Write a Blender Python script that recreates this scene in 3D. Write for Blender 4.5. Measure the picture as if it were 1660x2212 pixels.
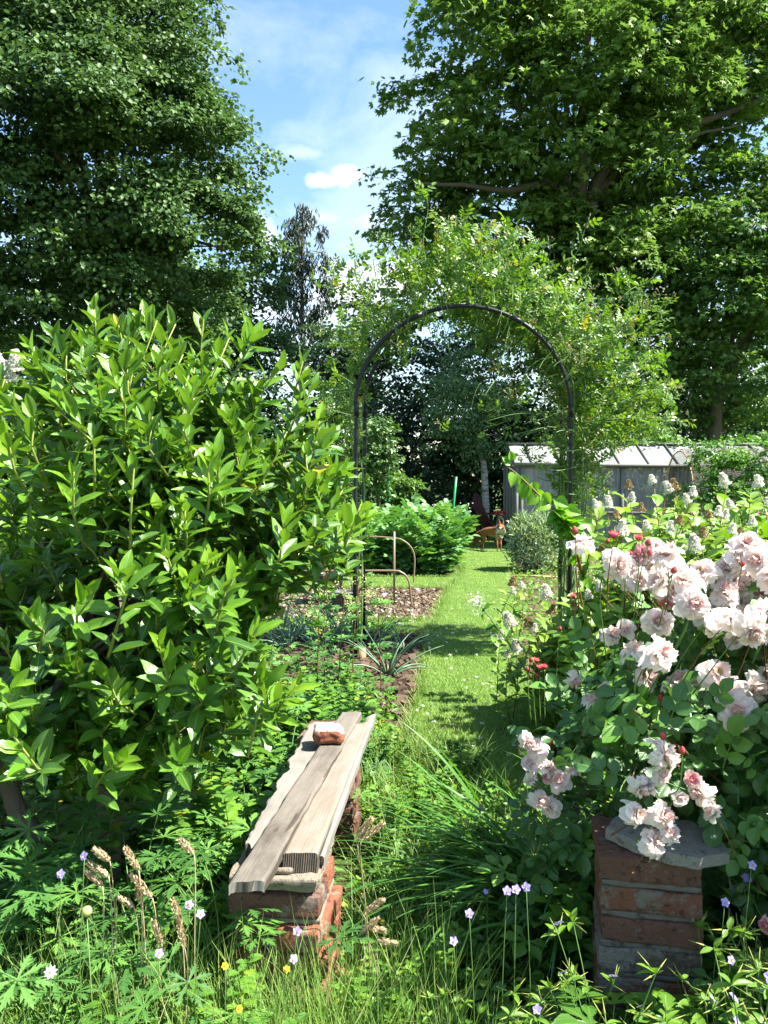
import bpy, math, random
import numpy as np
from mathutils import Vector, noise as mnoise

random.seed(7)
rng = np.random.default_rng(7)
for o in list(bpy.data.objects):
    bpy.data.objects.remove(o)
SC = bpy.context.scene
R = math.radians

# ------------------------------------------------------------------ camera
F, CX, CY, HOR, CAMH = 1750.0, 830.0, 1106.0, 1040.0, 1.30
TH = math.atan((CY - HOR) / F)
cam_d = bpy.data.cameras.new("camera")
cam = bpy.data.objects.new("camera", cam_d)
SC.collection.objects.link(cam)
cam.location = (0, 0, CAMH)
cam.rotation_euler = (math.pi / 2 - TH, 0, 0)
cam_d.sensor_fit = 'VERTICAL'
cam_d.sensor_height = 24.0
cam_d.lens = 24.0 * F / 2212.0
cam_d.clip_start = 0.05
cam_d.clip_end = 2000
SC.camera = cam

# ------------------------------------------------------------------ light
SUN_EL, SUN_AZ = R(54), R(11)          # azimuth: turned from +X towards the viewer
sv = Vector((math.cos(SUN_EL) * math.cos(SUN_AZ), -math.cos(SUN_EL) * math.sin(SUN_AZ), math.sin(SUN_EL)))
sd = bpy.data.lights.new("sun", 'SUN')
sd.energy = 5.0
sd.angle = R(0.5)
sd.color = (1.0, 0.95, 0.85)
so = bpy.data.objects.new("sun", sd)
SC.collection.objects.link(so)
so.rotation_euler = sv.to_track_quat('Z', 'Y').to_euler()
so.location = (20, -8, 25)

W = bpy.data.worlds.new("World")
SC.world = W
W.use_nodes = True
nt = W.node_tree
nt.nodes.clear()
N = nt.nodes.new
out = N('ShaderNodeOutputWorld')
bg = N('ShaderNodeBackground')
sky = N('ShaderNodeTexSky')
sky.sky_type = 'NISHITA'
sky.sun_disc = False
sky.sun_elevation = SUN_EL
sky.sun_rotation = math.atan2(sv.x, sv.y)
sky.altitude = 30
sky.air_density = 1.25
sky.dust_density = 0.5
sky.ozone_density = 2.0
tc = N('ShaderNodeTexCoord')

def lnk(a, b):
    nt.links.new(a, b)

def wmath(op, a, b=None, c=None):
    n = N('ShaderNodeMath'); n.operation = op
    for i, v in enumerate((a, b, c)):
        if v is None: continue
        if isinstance(v, (int, float)): n.inputs[i].default_value = v
        else: lnk(v, n.inputs[i])
    return n.outputs[0]

def sky_dir(px, py):
    v = Vector((0, math.cos(TH), -math.sin(TH))) + Vector((1, 0, 0)) * ((px - CX) / F) + Vector((0, math.sin(TH), math.cos(TH))) * ((CY - py) / F)
    return v.normalized()

def wnoise(scale, loc=(0, 0, 0), sc=(1, 1, 1), detail=8, rough=0.6, dist=0.0):
    mp = N('ShaderNodeMapping'); mp.inputs['Location'].default_value = loc; mp.inputs['Scale'].default_value = sc
    lnk(tc.outputs['Generated'], mp.inputs[0])
    n = N('ShaderNodeTexNoise'); n.inputs['Scale'].default_value = scale; n.inputs['Detail'].default_value = detail
    n.inputs['Roughness'].default_value = rough; n.inputs['Distortion'].default_value = dist
    lnk(mp.outputs[0], n.inputs['Vector'])
    return n.outputs[0]

wisp = wnoise(3.2, (1.3, 0.2, 0.6), (1.0, 0.6, 2.6), 9, 0.58, 0.6)
wisp = wmath('MULTIPLY', wmath('SUBTRACT', wisp, 0.48), 1.6)
clampn = N('ShaderNodeClamp'); lnk(wisp, clampn.inputs[0]); clampn.inputs[2].default_value = 0.22
total = clampn.outputs[0]
edge = wnoise(26, (0, 0, 0), (1, 1, 1.5), 10, 0.62)
big = wnoise(9, (0, 3, 0), (1, 1, 1.4), 6, 0.6)
# the small puffs low in the sky: (px, py, half width, half height, strength)
for (px, py, w_, h_, s_) in [(706, 388, 40, 17, 1.0), (745, 374, 38, 18, 1.0), (775, 640, 150, 75, 1.0), (690, 470, 60, 22, 0.4),
                         (850, 610, 110, 60, 1.0), (560, 505, 46, 50, .9), (800, 480, 60, 26, .4), 
                         (650, 330, 60, 14, .3), (400, 700, 500, 120, .6), (1500, 760, 500, 100, .5)]:
    d = sky_dir(px, py)
    sp = N('ShaderNodeVectorMath'); sp.operation = 'SUBTRACT'; lnk(tc.outputs['Generated'], sp.inputs[0]); sp.inputs[1].default_value = d
    mu = N('ShaderNodeVectorMath'); mu.operation = 'MULTIPLY'; lnk(sp.outputs[0], mu.inputs[0])
    mu.inputs[1].default_value = (F / w_, F / w_, F / h_)
    ln = N('ShaderNodeVectorMath'); ln.operation = 'LENGTH'; lnk(mu.outputs[0], ln.inputs[0])
    v = wmath('SUBTRACT', 1.15, ln.outputs['Value'])
    v = wmath('ADD', v, wmath('MULTIPLY', wmath('SUBTRACT', edge, 0.5), 2.6))
    v = wmath('ADD', v, wmath('MULTIPLY', wmath('SUBTRACT', big, 0.5), 1.6))
    c = N('ShaderNodeClamp'); lnk(wmath('MULTIPLY', v, s_ * 0.95), c.inputs[0]); c.inputs[2].default_value = s_
    total = wmath('MAXIMUM', total, c.outputs[0])
mixc = N('ShaderNodeMix'); mixc.data_type = 'RGBA'
lnk(total, mixc.inputs['Factor'])
hs = N('ShaderNodeHueSaturation'); hs.inputs['Saturation'].default_value = 1.12; hs.inputs['Value'].default_value = 1.0
lnk(sky.outputs[0], hs.inputs['Color'])
lnk(hs.outputs[0], mixc.inputs[6])
mixc.inputs[7].default_value = (6.0, 6.1, 6.3, 1)
lnk(mixc.outputs[2], bg.inputs[0])
bg.inputs[1].default_value = 0.08
lnk(bg.outputs[0], out.inputs[0])

vs = SC.view_settings
vs.view_transform = 'Standard'
vs.look = 'None'
vs.gamma = 1
vs.use_curve_mapping = False
vs.exposure = 1.9
SC.cycles.max_bounces = 6
SC.cycles.diffuse_bounces = 3
SC.cycles.glossy_bounces = 2
SC.cycles.transmission_bounces = 5
SC.cycles.transparent_max_bounces = 8
SC.cycles.caustics_reflective = False
SC.cycles.caustics_refractive = False

# ------------------------------------------------------------------ pixel helpers (photo at 1660 x 2212)
def ray(px, py):
    return Vector(((px - CX) / F, math.cos(TH) + math.sin(TH) * (CY - py) / F, -math.sin(TH) + math.cos(TH) * (CY - py) / F))
def at(px, py, y):
    d = ray(px, py); s = y / d.y
    return Vector((d.x * s, y, CAMH + d.z * s))
def onz(px, py, z=0.0):
    d = ray(px, py); s = (z - CAMH) / d.z
    return Vector((d.x * s, d.y * s, z))

# ------------------------------------------------------------------ object helpers
COL = SC.collection
def tag(o, label=None, cat=None, group=None, kind=None):
    if label: o['label'] = label
    if cat: o['category'] = cat
    if group: o['group'] = group
    if kind: o['kind'] = kind
    return o
def empty(name, loc, label, cat, group=None, rz=0):
    o = bpy.data.objects.new(name, None)
    COL.objects.link(o)
    o.empty_display_size = 0.1
    o.location = loc
    o.rotation_euler = (0, 0, rz)
    return tag(o, label, cat, group)
def copy_tree(o, parent=None):
    c = o.copy(); COL.objects.link(c)
    if parent: c.parent = parent
    for ch in o.children:
        d = ch.copy(); COL.objects.link(d); d.parent = c
        for g in ch.children:
            e = g.copy(); COL.objects.link(e); e.parent = d
    return c
def relabel(o, label, group=None):
    o['label'] = label
    if group: o['group'] = group
    return o

def unit(a):
    return a / np.maximum(np.linalg.norm(a, axis=-1, keepdims=True), 1e-9)

class Geo:
    """collects vertices and faces, links them as one mesh object"""
    def __init__(s):
        s.V = []; s.L = []; s.S = []; s.U = []; s.Rn = []; s.M = []; s.n = 0
    def add(s, V, loops, sizes, UV=None, rnd=None, mi=0):
        V = np.asarray(V, float).reshape(-1, 3)
        s.V.append(V); s.L.append(np.asarray(loops, np.int64).ravel() + s.n)
        sizes = np.asarray(sizes, np.int64).ravel()
        s.S.append(sizes)
        s.U.append(np.zeros((len(V), 2)) if UV is None else np.asarray(UV, float))
        if rnd is None: rnd = 0.5
        s.Rn.append(np.broadcast_to(np.asarray(rnd, float), (len(V),)).copy())
        s.M.append(np.full(len(sizes), mi, np.int32) if np.isscalar(mi) else np.asarray(mi, np.int32))
        s.n += len(V)
    def inst(s, T, P, Y, Z, L, Wd, rnd=None, mi=0):
        """T = (verts, faces, uv, face material offset)"""
        tv, tf, tu = T[:3]
        P = np.asarray(P, float).reshape(-1, 3); n = len(P)
        if n == 0: return
        Y = unit(np.broadcast_to(np.asarray(Y, float), (n, 3)))
        Z = np.broadcast_to(np.asarray(Z, float), (n, 3))
        X = np.cross(Y, Z)
        bad = np.linalg.norm(X, axis=1) < 1e-4
        if bad.any():
            X[bad] = np.cross(Y[bad], np.array([0.3, 0.5, 0.8]))
        X = unit(X); Zz = np.cross(X, Y)
        L = np.broadcast_to(np.asarray(L, float), (n,))[:, None, None]
        Wd = np.broadcast_to(np.asarray(Wd, float), (n,))[:, None, None]
        V = P[:, None, :] + X[:, None, :] * tv[None, :, 0:1] * Wd + Y[:, None, :] * tv[None, :, 1:2] * L + Zz[:, None, :] * tv[None, :, 2:3] * L
        m = len(tv)
        loops = np.concatenate([np.asarray(f) for f in tf]); sizes = np.array([len(f) for f in tf])
        LL = (loops[None, :] + (np.arange(n) * m)[:, None]).ravel()
        SS = np.tile(sizes, n)
        if rnd is None: rnd = rng.random(n)
        RR = np.repeat(np.broadcast_to(rnd, (n,)), m)
        if len(T) > 3:
            mi = np.tile(np.asarray(T[3], np.int32) + mi, n)
        s.add(V.reshape(-1, 3), LL, SS, np.tile(tu, (n, 1)), RR, mi)
    def tube(s, pts, rad, sides=6, rnd=None, mi=0, cap=True):
        pts = np.asarray([tuple(p) for p in pts], float); n = len(pts)
        rad = np.broadcast_to(np.asarray(rad, float), (n,))
        t = unit(np.gradient(pts, axis=0))
        ref = np.array([0, 0, 1.0]) if abs(t[0][2]) < 0.9 else np.array([1.0, 0, 0])
        a = unit(np.cross(t[0], ref)); V = []
        ang = np.arange(sides) / sides * 2 * np.pi
        length = np.concatenate([[0], np.cumsum(np.linalg.norm(np.diff(pts, axis=0), axis=1))])
        U = []
        for i in range(n):
            a = unit(a - t[i] * np.dot(a, t[i])); b = np.cross(t[i], a)
            V.append(pts[i] + rad[i] * (np.cos(ang)[:, None] * a + np.sin(ang)[:, None] * b))
            U.append(np.stack([ang / 6.283, np.full(sides, length[i])], 1))
        V = np.concatenate(V); U = np.concatenate(U)
        i = np.arange(n - 1)[:, None]; j = np.arange(sides)[None, :]; k = (j + 1) % sides
        q = np.stack([i * sides + j, i * sides + k, (i + 1) * sides + k, (i + 1) * sides + j], -1).reshape(-1)
        sz = [4] * ((n - 1) * sides)
        loops = list(q)
        if cap:
            loops += list(range(sides))[::-1]; sz.append(sides)
            loops += [(n - 1) * sides + x for x in range(sides)]; sz.append(sides)
        s.add(V, loops, sz, U, random.random() if rnd is None else rnd, mi)
    def grid(s, V, nu, nv, UV=None, rnd=None, mi=0):
        i = np.arange(nu - 1)[:, None]; j = np.arange(nv - 1)[None, :]
        q = np.stack([i * nv + j, (i + 1) * nv + j, (i + 1) * nv + j + 1, i * nv + j + 1], -1).reshape(-1)
        s.add(V, q, [4] * ((nu - 1) * (nv - 1)), UV, rnd, mi)
    def box(s, c, size, rz=0, mi=0, rnd=None, tilt=None):
        x, y, z = [v / 2 for v in size]
        V = np.array([(-x, -y, -z), (x, -y, -z), (x, y, -z), (-x, y, -z), (-x, -y, z), (x, -y, z), (x, y, z), (-x, y, z)])
        U = V[:, :2].copy()
        if tilt is not None: V = V @ np.array(tilt.to_matrix()).T if hasattr(tilt, 'to_matrix') else V
        c_, s_ = math.cos(rz), math.sin(rz)
        V = V @ np.array([[c_, s_, 0], [-s_, c_, 0], [0, 0, 1]]) + np.array(tuple(c))
        f = [0, 3, 2, 1, 4, 5, 6, 7, 0, 1, 5, 4, 1, 2, 6, 5, 2, 3, 7, 6, 3, 0, 4, 7]
        s.add(V, f, [4] * 6, U, rnd, mi)
    def build(s, name, mats, parent=None, smooth=True, loc=None):
        me = bpy.data.meshes.new(name)
        V = np.concatenate(s.V); L = np.concatenate(s.L); S = np.concatenate(s.S)
        U = np.concatenate(s.U); Rn = np.concatenate(s.Rn); M = np.concatenate(s.M)
        me.vertices.add(len(V)); me.vertices.foreach_set('co', V.astype(np.float32).ravel())
        me.loops.add(len(L)); me.loops.foreach_set('vertex_index', L.astype(np.int32))
        me.polygons.add(len(S))
        st = np.concatenate([[0], np.cumsum(S)[:-1]])
        me.polygons.foreach_set('loop_start', st.astype(np.int32))
        me.polygons.foreach_set('loop_total', S.astype(np.int32))
        me.polygons.foreach_set('material_index', M)
        me.polygons.foreach_set('use_smooth', np.full(len(S), smooth))
        uv = me.uv_layers.new(name='UVMap')
        uv.data.foreach_set('uv', U[L].astype(np.float32).ravel())
        at_ = me.attributes.new('rnd', 'FLOAT', 'POINT')
        at_.data.foreach_set('value', Rn.astype(np.float32))
        me.update(calc_edges=True)
        for m in (mats if isinstance(mats, (list, tuple)) else [mats]):
            me.materials.append(m)
        o = bpy.data.objects.new(name, me)
        COL.objects.link(o)
        if parent is not None:
            o.parent = parent
        if loc is not None: o.location = loc
        return o

# ------------------------------------------------------------------ material helpers
class MB:
    def __init__(s, name):
        s.m = bpy.data.materials.new(name); s.m.use_nodes = True
        s.t = s.m.node_tree; s.t.nodes.clear()
        s.o = s.n('ShaderNodeOutputMaterial')
    def n(s, k, **kw):
        x = s.t.nodes.new(k)
        for a, b in kw.items(): setattr(x, a, b)
        return x
    def l(s, a, b): s.t.links.new(a, b)
    def set(s, inp, v):
        if hasattr(v, 'is_linked') or isinstance(v, bpy.types.NodeSocket): s.l(v, inp)
        else:
            if isinstance(v, (tuple, list)) and len(v) == 3 and inp.type == 'RGBA': v = (*v, 1)
            inp.default_value = v
    def math(s, op, a, b=0.0, c=0.0, clamp=False):
        x = s.n('ShaderNodeMath', operation=op, use_clamp=clamp)
        s.set(x.inputs[0], a); s.set(x.inputs[1], b); s.set(x.inputs[2], c)
        return x.outputs[0]
    def mix(s, f, a, b, mode='MIX'):
        x = s.n('ShaderNodeMix', data_type='RGBA', blend_type=mode)
        s.set(x.inputs[0], f); s.set(x.inputs[6], a); s.set(x.inputs[7], b)
        return x.outputs[2]
    def attr(s, name='rnd'):
        return s.n('ShaderNodeAttribute', attribute_name=name).outputs['Fac']
    def coord(s, which='Object', scale=(1, 1, 1), loc=(0, 0, 0)):
        c = s.n('ShaderNodeTexCoord'); m = s.n('ShaderNodeMapping')
        m.inputs['Scale'].default_value = scale; m.inputs['Location'].default_value = loc
        s.l(c.outputs[which], m.inputs[0]); return m.outputs[0]
    def noise(s, vec, scale, detail=5, rough=0.55, dist=0.0):
        x = s.n('ShaderNodeTexNoise'); s.l(vec, x.inputs['Vector'])
        x.inputs['Scale'].default_value = scale; x.inputs['Detail'].default_value = detail
        x.inputs['Roughness'].default_value = rough; x.inputs['Distortion'].default_value = dist
        return x.outputs[0]
    def ramp(s, f, stops):
        x = s.n('ShaderNodeValToRGB'); s.l(f, x.inputs[0]); e = x.color_ramp.elements
        while len(e) > 1: e.remove(e[-1])
        e[0].position = stops[0][0]; e[0].color = (*stops[0][1], 1)
        for p, c in stops[1:]:
            q = e.new(p); q.color = (*c, 1)
        return x.outputs[0]
    def bsdf(s, color, rough=0.6, spec=0.5, bump=None, bs=0.3, bd=0.01, **kw):
        b = s.n('ShaderNodeBsdfPrincipled')
        s.set(b.inputs['Base Color'], color); s.set(b.inputs['Roughness'], rough)
        s.set(b.inputs['Specular IOR Level'], spec)
        for k, v in kw.items(): s.set(b.inputs[k], v)
        if bump is not None:
            bn = s.n('ShaderNodeBump'); bn.inputs['Strength'].default_value = bs; bn.inputs['Distance'].default_value = bd
            s.l(bump, bn.inputs['Height']); s.l(bn.outputs[0], b.inputs['Normal'])
        return b
    def out(s, sh):
        s.l(sh.outputs[0] if hasattr(sh, 'outputs') else sh, s.o.inputs[0]); return s.m

def mixsh(b, f, x, y):
    m = b.n('ShaderNodeMixShader'); b.set(m.inputs[0], f); b.l(x.outputs[0], m.inputs[1]); b.l(y.outputs[0], m.inputs[2]); return m

def leafmat(name, stops, rough=0.45, spec=0.5, transl=0.35, tcol=None, rib=None, under=None, nscale=3.0, namt=0.35, veins=False):
    """stops: ramp over the per-leaf random value; leaves pass some light through"""
    b = MB(name)
    r = b.attr()
    nz = b.noise(b.coord('Object'), nscale, 2)
    f = b.math('ADD', r, b.math('MULTIPLY', b.math('SUBTRACT', nz, 0.5), namt), clamp=True)
    col = b.ramp(f, stops)
    bump = None
    if rib or veins:
        uv = b.n('ShaderNodeUVMap'); sp = b.n('ShaderNodeSeparateXYZ'); b.l(uv.outputs[0], sp.inputs[0])
        u = b.math('ABSOLUTE', b.math('SUBTRACT', sp.outputs[0], 0.5))
        line = b.math('LESS_THAN', u, 0.035)
        # side veins
        ph = b.math('ADD', b.math('MULTIPLY', sp.outputs[1], 9.0), b.math('MULTIPLY', u, -7.0))
        vein = b.math('ABSOLUTE', b.math('SUBTRACT', b.math('FRACT', ph), 0.5))
        bump = b.math('ADD', b.math('MULTIPLY', vein, 1.0), b.math('MULTIPLY', line, -0.5))
        if rib:
            col = b.mix(b.math('MULTIPLY', line, 0.7), col, rib)
        vl = b.math('LESS_THAN', vein, 0.07)
        col = b.mix(b.math('MULTIPLY', vl, 0.18), col, rib or (0.3, 0.45, 0.12))
    if under:
        g = b.n('ShaderNodeNewGeometry')
        col = b.mix(b.math('MULTIPLY', g.outputs['Backfacing'], 0.75), col, under)
    pb = b.bsdf(col, rough, spec, bump, 0.35, 0.002)
    tr = b.n('ShaderNodeBsdfTranslucent')
    tint = tcol or (1.25, 1.35, 0.35)
    b.l(b.mix(1.0, col, tint, 'MULTIPLY'), tr.inputs[0])
    return b.out(mixsh(b, transl, pb, tr))

G_ = lambda r, g, bb: (r, g, bb)
MAT = {}
MAT['laurel'] = leafmat('laurel_leaf', [(0, (.020, .062, .015)), (.38, (.038, .112, .016)), (.60, (.085, .21, .018)), (.85, (.160, .32, .020)), (.99, (.21, .37, .025)), (1, (.36, .32, .02))], .30, .55, .30, rib=(.24, .36, .08), under=(.13, .23, .05), namt=.05, veins=True)
MAT['linden'] = leafmat('linden_leaf', [(0, (.042, .094, .030)), (.6, (.074, .152, .040)), (1, (.14, .235, .055))], .52, .35, .28, tcol=(1.2, 1.3, .6), under=(.085, .145, .07), nscale=.35, namt=.5)
MAT['maple'] = leafmat('maple_leaf', [(0, (.095, .180, .032)), (.6, (.165, .285, .046)), (1, (.26, .37, .065))], .52, .35, .42, tcol=(1.2, 1.3, .6), under=(.09, .16, .055), nscale=.3, namt=.5)
MAT['lightleaf'] = leafmat('light_leaf', [(0, (.062, .135, .032)), (.5, (.10, .20, .044)), (1, (.20, .32, .06))], .5, .35, .38, tcol=(1.2, 1.3, .6), nscale=.4, namt=.5)
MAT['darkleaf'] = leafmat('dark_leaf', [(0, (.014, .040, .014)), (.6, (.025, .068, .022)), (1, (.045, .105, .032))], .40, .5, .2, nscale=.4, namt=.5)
MAT['birch'] = leafmat('birch_leaf', [(0, (.05, .11, .035)), (.6, (.09, .18, .05)), (1, (.14, .25, .07))], .38, .6, .25, nscale=.6)
MAT['euc'] = leafmat('eucalyptus_leaf', [(0, (.02, .038, .028)), (1, (.05, .08, .05))], .45, .5, .2)
MAT['climber'] = leafmat('climbing_rose_leaf', [(0, (.065, .14, .024)), (.5, (.115, .225, .034)), (.97, (.19, .30, .045)), (1, (.32, .26, .03))], .38, .55, .36, nscale=2.0)
MAT['rose'] = leafmat('rose_leaf', [(0, (.030, .090, .018)), (.45, (.062, .17, .026)), (.8, (.12, .27, .034)), (1, (.19, .34, .045))], .36, .55, .25, rib=(.09, .2, .05), under=(.08, .16, .07), nscale=2, veins=True)
MAT['spirea'] = leafmat('spirea_leaf', [(0, (.08, .17, .020)), (.5, (.15, .285, .028)), (1, (.25, .39, .040))], .42, .5, .32, rib=(.16, .3, .06), nscale=2, veins=True)
MAT['potato'] = leafmat('potato_leaf', [(0, (.075, .20, .06)), (.6, (.13, .29, .09)), (1, (.20, .37, .12))], .48, .45, .25, nscale=2)
MAT['silver'] = leafmat('silvery_glint_leaf', [(0, (.13, .22, .10)), (.5, (.25, .36, .21)), (.85, (.50, .56, .44)), (1, (.40, .32, .12))], .26, .9, .2, nscale=3)  # silvery leaves, palest tones raised to paint in white glints
MAT['geranium'] = leafmat('geranium_leaf', [(0, (.048, .135, .032)), (.6, (.085, .215, .045)), (.985, (.14, .30, .055)), (1, (.33, .16, .02))], .5, .4, .30, nscale=3, namt=.15)
MAT['herb'] = leafmat('herb_leaf', [(0, (.060, .16, .020)), (.6, (.11, .25, .028)), (.95, (.18, .33, .035)), (1, (.32, .30, .03))], .42, .5, .32, rib=(.14, .3, .06), nscale=3, veins=True)
MAT['cranes'] = leafmat('cranesbill_leaf', [(0, (.035, .11, .018)), (.6, (.085, .20, .022)), (1, (.17, .31, .03))], .36, .5, .32, rib=(.14, .26, .05), nscale=3, veins=True)
MAT['strap'] = leafmat('strap_leaf', [(0, (.045, .14, .025)), (1, (.11, .27, .04))], .36, .5, .30, nscale=2)
MAT['grass'] = leafmat('grass_blade', [(0, (.08, .17, .028)), (.5, (.14, .26, .042)), (.8, (.22, .33, .07)), (.92, (.33, .34, .14)), (1, (.42, .36, .20))], .5, .4, .30, nscale=2)
MAT['lawn'] = leafmat('lawn_blade', [(0, (.115, .225, .035)), (.6, (.19, .33, .06)), (.92, (.29, .39, .10)), (1, (.42, .40, .20))], .55, .35, .28, nscale=1.3, namt=.6)
MAT['onion'] = leafmat('onion_leaf', [(0, (.07, .16, .09)), (1, (.16, .28, .15))], .4, .5, .15)
MAT['straw'] = leafmat('straw', [(0, (.42, .31, .17)), (1, (.62, .50, .33))], .7, .3, .15, tcol=(1, 1, .8))
MAT['heart'] = leafmat('heart_leaf', [(0, (.10, .27, .02)), (1, (.19, .37, .025))], .42, .45, .38, rib=(.2, .42, .06), veins=True)
MAT['ivy'] = leafmat('vine_leaf', [(0, (.06, .16, .03)), (1, (.14, .29, .05))], .45, .5, .3, nscale=2)

def petalmat(name, stops, transl=.3, rough=.6):
    b = MB(name); r = b.attr()
    uv = b.n('ShaderNodeUVMap'); sp = b.n('ShaderNodeSeparateXYZ'); b.l(uv.outputs[0], sp.inputs[0])
    col = b.ramp(r, stops)
    st = b.noise(b.coord('UV', (14, 1.5, 1)), 1.6, 3)
    col = b.mix(b.math('MULTIPLY', st, .16), col, (1, .95, .95), 'MULTIPLY')
    pb = b.bsdf(col, rough, .25); tr = b.n('ShaderNodeBsdfTranslucent'); b.l(col, tr.inputs[0])
    return b.out(mixsh(b, transl, pb, tr))
MAT['petal'] = petalmat('pale_rose_petal', [(0, (.86, .40, .37)), (.25, (.89, .60, .55)), (.5, (.92, .77, .72)), (1, (.94, .87, .83))], .48)
MAT['petalpink'] = petalmat('pink_rose_petal', [(0, (.70, .13, .15)), (.4, (.74, .28, .30)), (1, (.80, .55, .55))])
MAT['bud'] = petalmat('rose_bud_petal', [(0, (.50, .035, .05)), (1, (.70, .12, .13))], .15)
MAT['white'] = petalmat('white_floret', [(0, (.66, .62, .46)), (.4, (.84, .82, .74)), (1, (.90, .89, .86))], .45)
MAT['tan'] = petalmat('faded_floret', [(0, (.34, .24, .10)), (1, (.58, .46, .26))], .2)
MAT['mauve'] = petalmat('mauve_petal', [(0, (.36, .30, .72)), (1, (.55, .46, .82))], .35)
MAT['pinkwhite'] = petalmat('pale_lilac_petal', [(0, (.7, .62, .80)), (1, (.84, .80, .86))], .35)
MAT['yellow'] = petalmat('yellow_petal', [(0, (.75, .48, .01)), (1, (.80, .62, .03))], .3)
MAT['limeflower'] = petalmat('lime_floret', [(0, (.38, .46, .12)), (1, (.58, .62, .28))], .3)
MAT['stamen'] = petalmat('stamen', [(0, (.48, .30, .05)), (1, (.60, .42, .12))], .1)

def plain(name, c, rough=.6, spec=.4, metal=0, n1=None, ns=20, bump=0):
    b = MB(name); co = b.coord('Object'); nz = b.noise(co, ns, 6)
    col = b.mix(nz, c, n1 or tuple(v * .6 for v in c))
    return b.out(b.bsdf(col, rough, spec, nz if bump else None, bump, .01, Metallic=metal))
MAT['stem'] = plain('green_stem', (.12, .22, .05), .5, n1=(.08, .16, .04))
MAT['redstem'] = plain('red_stem', (.20, .055, .035), .5, n1=(.13, .10, .035))
MAT['tipstem'] = plain('yellow_stem', (.26, .30, .06), .5, n1=(.2, .22, .05))
MAT['twig'] = plain('twig_bark', (.17, .12, .075), .8, n1=(.08, .06, .04), ns=30, bump=.5)
def bark(name, a, c, sc=(9, 9, 1.6), bs=.8):
    b = MB(name); co = b.coord('Object', sc); nz = b.noise(co, 1.6, 8, .65, .4); n2 = b.noise(b.coord('Object'), 1.3, 4)
    col = b.mix(n2, b.mix(nz, a, c), tuple(v * 1.3 for v in c)); return b.out(b.bsdf(col, .9, .2, nz, bs, .03))
MAT['bark'] = bark('grey_brown_bark', (.035, .03, .022), (.13, .11, .085))
MAT['laurelbark'] = bark('laurel_bark', (.05, .04, .028), (.15, .115, .085), (30, 30, 9), .6)
def birchbark():
    b = MB('birch_bark'); nz = b.noise(b.coord('Object', (2, 2, 14)), 2.2, 6, .6)
    col = b.ramp(nz, [(.36, (.09, .08, .06)), (.5, (.42, .40, .35)), (.8, (.56, .54, .49))]); return b.out(b.bsdf(col, .8, .2, nz, .4, .01))
MAT['birchbark'] = birchbark()
MAT['black'] = plain('black_pipe_paint', (.008, .008, .010), .42, .3, n1=(.018, .018, .02), ns=60, bump=.15)
MAT['pipe'] = plain('brown_pipe', (.17, .11, .065), .4, .5, n1=(.24, .17, .11), ns=25)
MAT['cane'] = plain('bamboo_cane', (.42, .28, .14), .5, n1=(.30, .19, .09))
MAT['greenpole'] = plain('green_pole', (.01, .28, .09), .4, n1=(.01, .2, .07), ns=8)
MAT['pot'] = plain('black_plastic_pot', (.045, .047, .052), .5, .4, n1=(.10, .10, .10), ns=14)
MAT['redchair'] = plain('shaded_red_wood', (.085, .02, .018), .7, n1=(.05, .018, .015))  # red darkened, the far-end shade is put into the colour
MAT['redcush'] = plain('red_seat', (.62, .05, .05), .6, n1=(.5, .04, .04))
MAT['blue'] = plain('blue_cloth', (.05, .16, .22), .7, n1=(.02, .06, .10))
MAT['whitecloth'] = plain('white_cloth', (.75, .78, .78), .8, n1=(.55, .6, .6))
MAT['net'] = plain('dark_net', (.07, .06, .05), .8)

# ------------------------------------------------------------------ leaf templates  (x across, y along, z normal)
def T(v, f, u=None, mi=None):
    v = np.array(v, float)
    if u is None: u = np.stack([v[:, 0] + .5, v[:, 1]], 1)
    return (v, f, np.array(u, float)) + ((mi,) if mi is not None else ())
T_leaf = T([(0, 0, 0), (-.46, .30, .07), (-.36, .72, .03), (0, 1, -.13), (.36, .72, .03), (.46, .30, .07)], [(0, 3, 2, 1), (0, 5, 4, 3)])
T_small = T([(0, 0, 0), (-.5, .45, .06), (0, 1, -.1), (.5, .45, .06)], [(0, 3, 2, 1)])
T_maple = T([(0, 0, 0), (-.14, .52, .03), (0, 1, -.14), (.14, .52, .03), (-.62, .72, -.04), (-.45, .26, .05), (.62, .72, -.04), (.45, .26, .05), (-.58, .12, -.04), (.58, .12, -.04)],
            [(0, 3, 2, 1), (0, 1, 4, 5), (0, 7, 6, 3), (0, 5, 8), (0, 9, 7)])
def strip(ws, ys, fold=.12, curl=.2, wave=0.0, ncol=2, teeth=0.0):
    """leaf strip: half widths ws at lengths ys, ncol columns a side"""
    V = []; U = []
    cols = np.linspace(-1, 1, ncol * 2 + 1)
    for k, (w, y) in enumerate(zip(ws, ys)):
        for c in cols:
            e = 1 + teeth * ((k % 2) * 2 - 1) * (abs(c) > .9)
            V.append((c * w * e, y - (teeth * w * .5 if (k % 2 and abs(c) > .9) else 0), abs(c) * w * fold * 2 - curl * y * y + wave * math.sin(y * 12 + c * 2) * abs(c)))
            U.append((.5 + .5 * c, y))
    m = len(cols); Fc = []
    for k in range(len(ws) - 1):
        for j in range(m - 1):
            Fc.append((k * m + j, k * m + j + 1, (k + 1) * m + j + 1, (k + 1) * m + j))
    return T(V, Fc, U)
def laurel_tpl(curl, fold, wave):
    ys = np.array([0, .06, .16, .28, .40, .52, .64, .75, .85, .93, 1.0])
    ws = np.array([.02, .05, .25, .40, .48, .50, .46, .37, .25, .12, .0])
    return strip(ws, ys, fold, curl, wave, 2, .035)
T_laurel = [laurel_tpl(.10, .08, .010), laurel_tpl(.26, .05, .016), laurel_tpl(-.04, .13, .014)]
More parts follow.
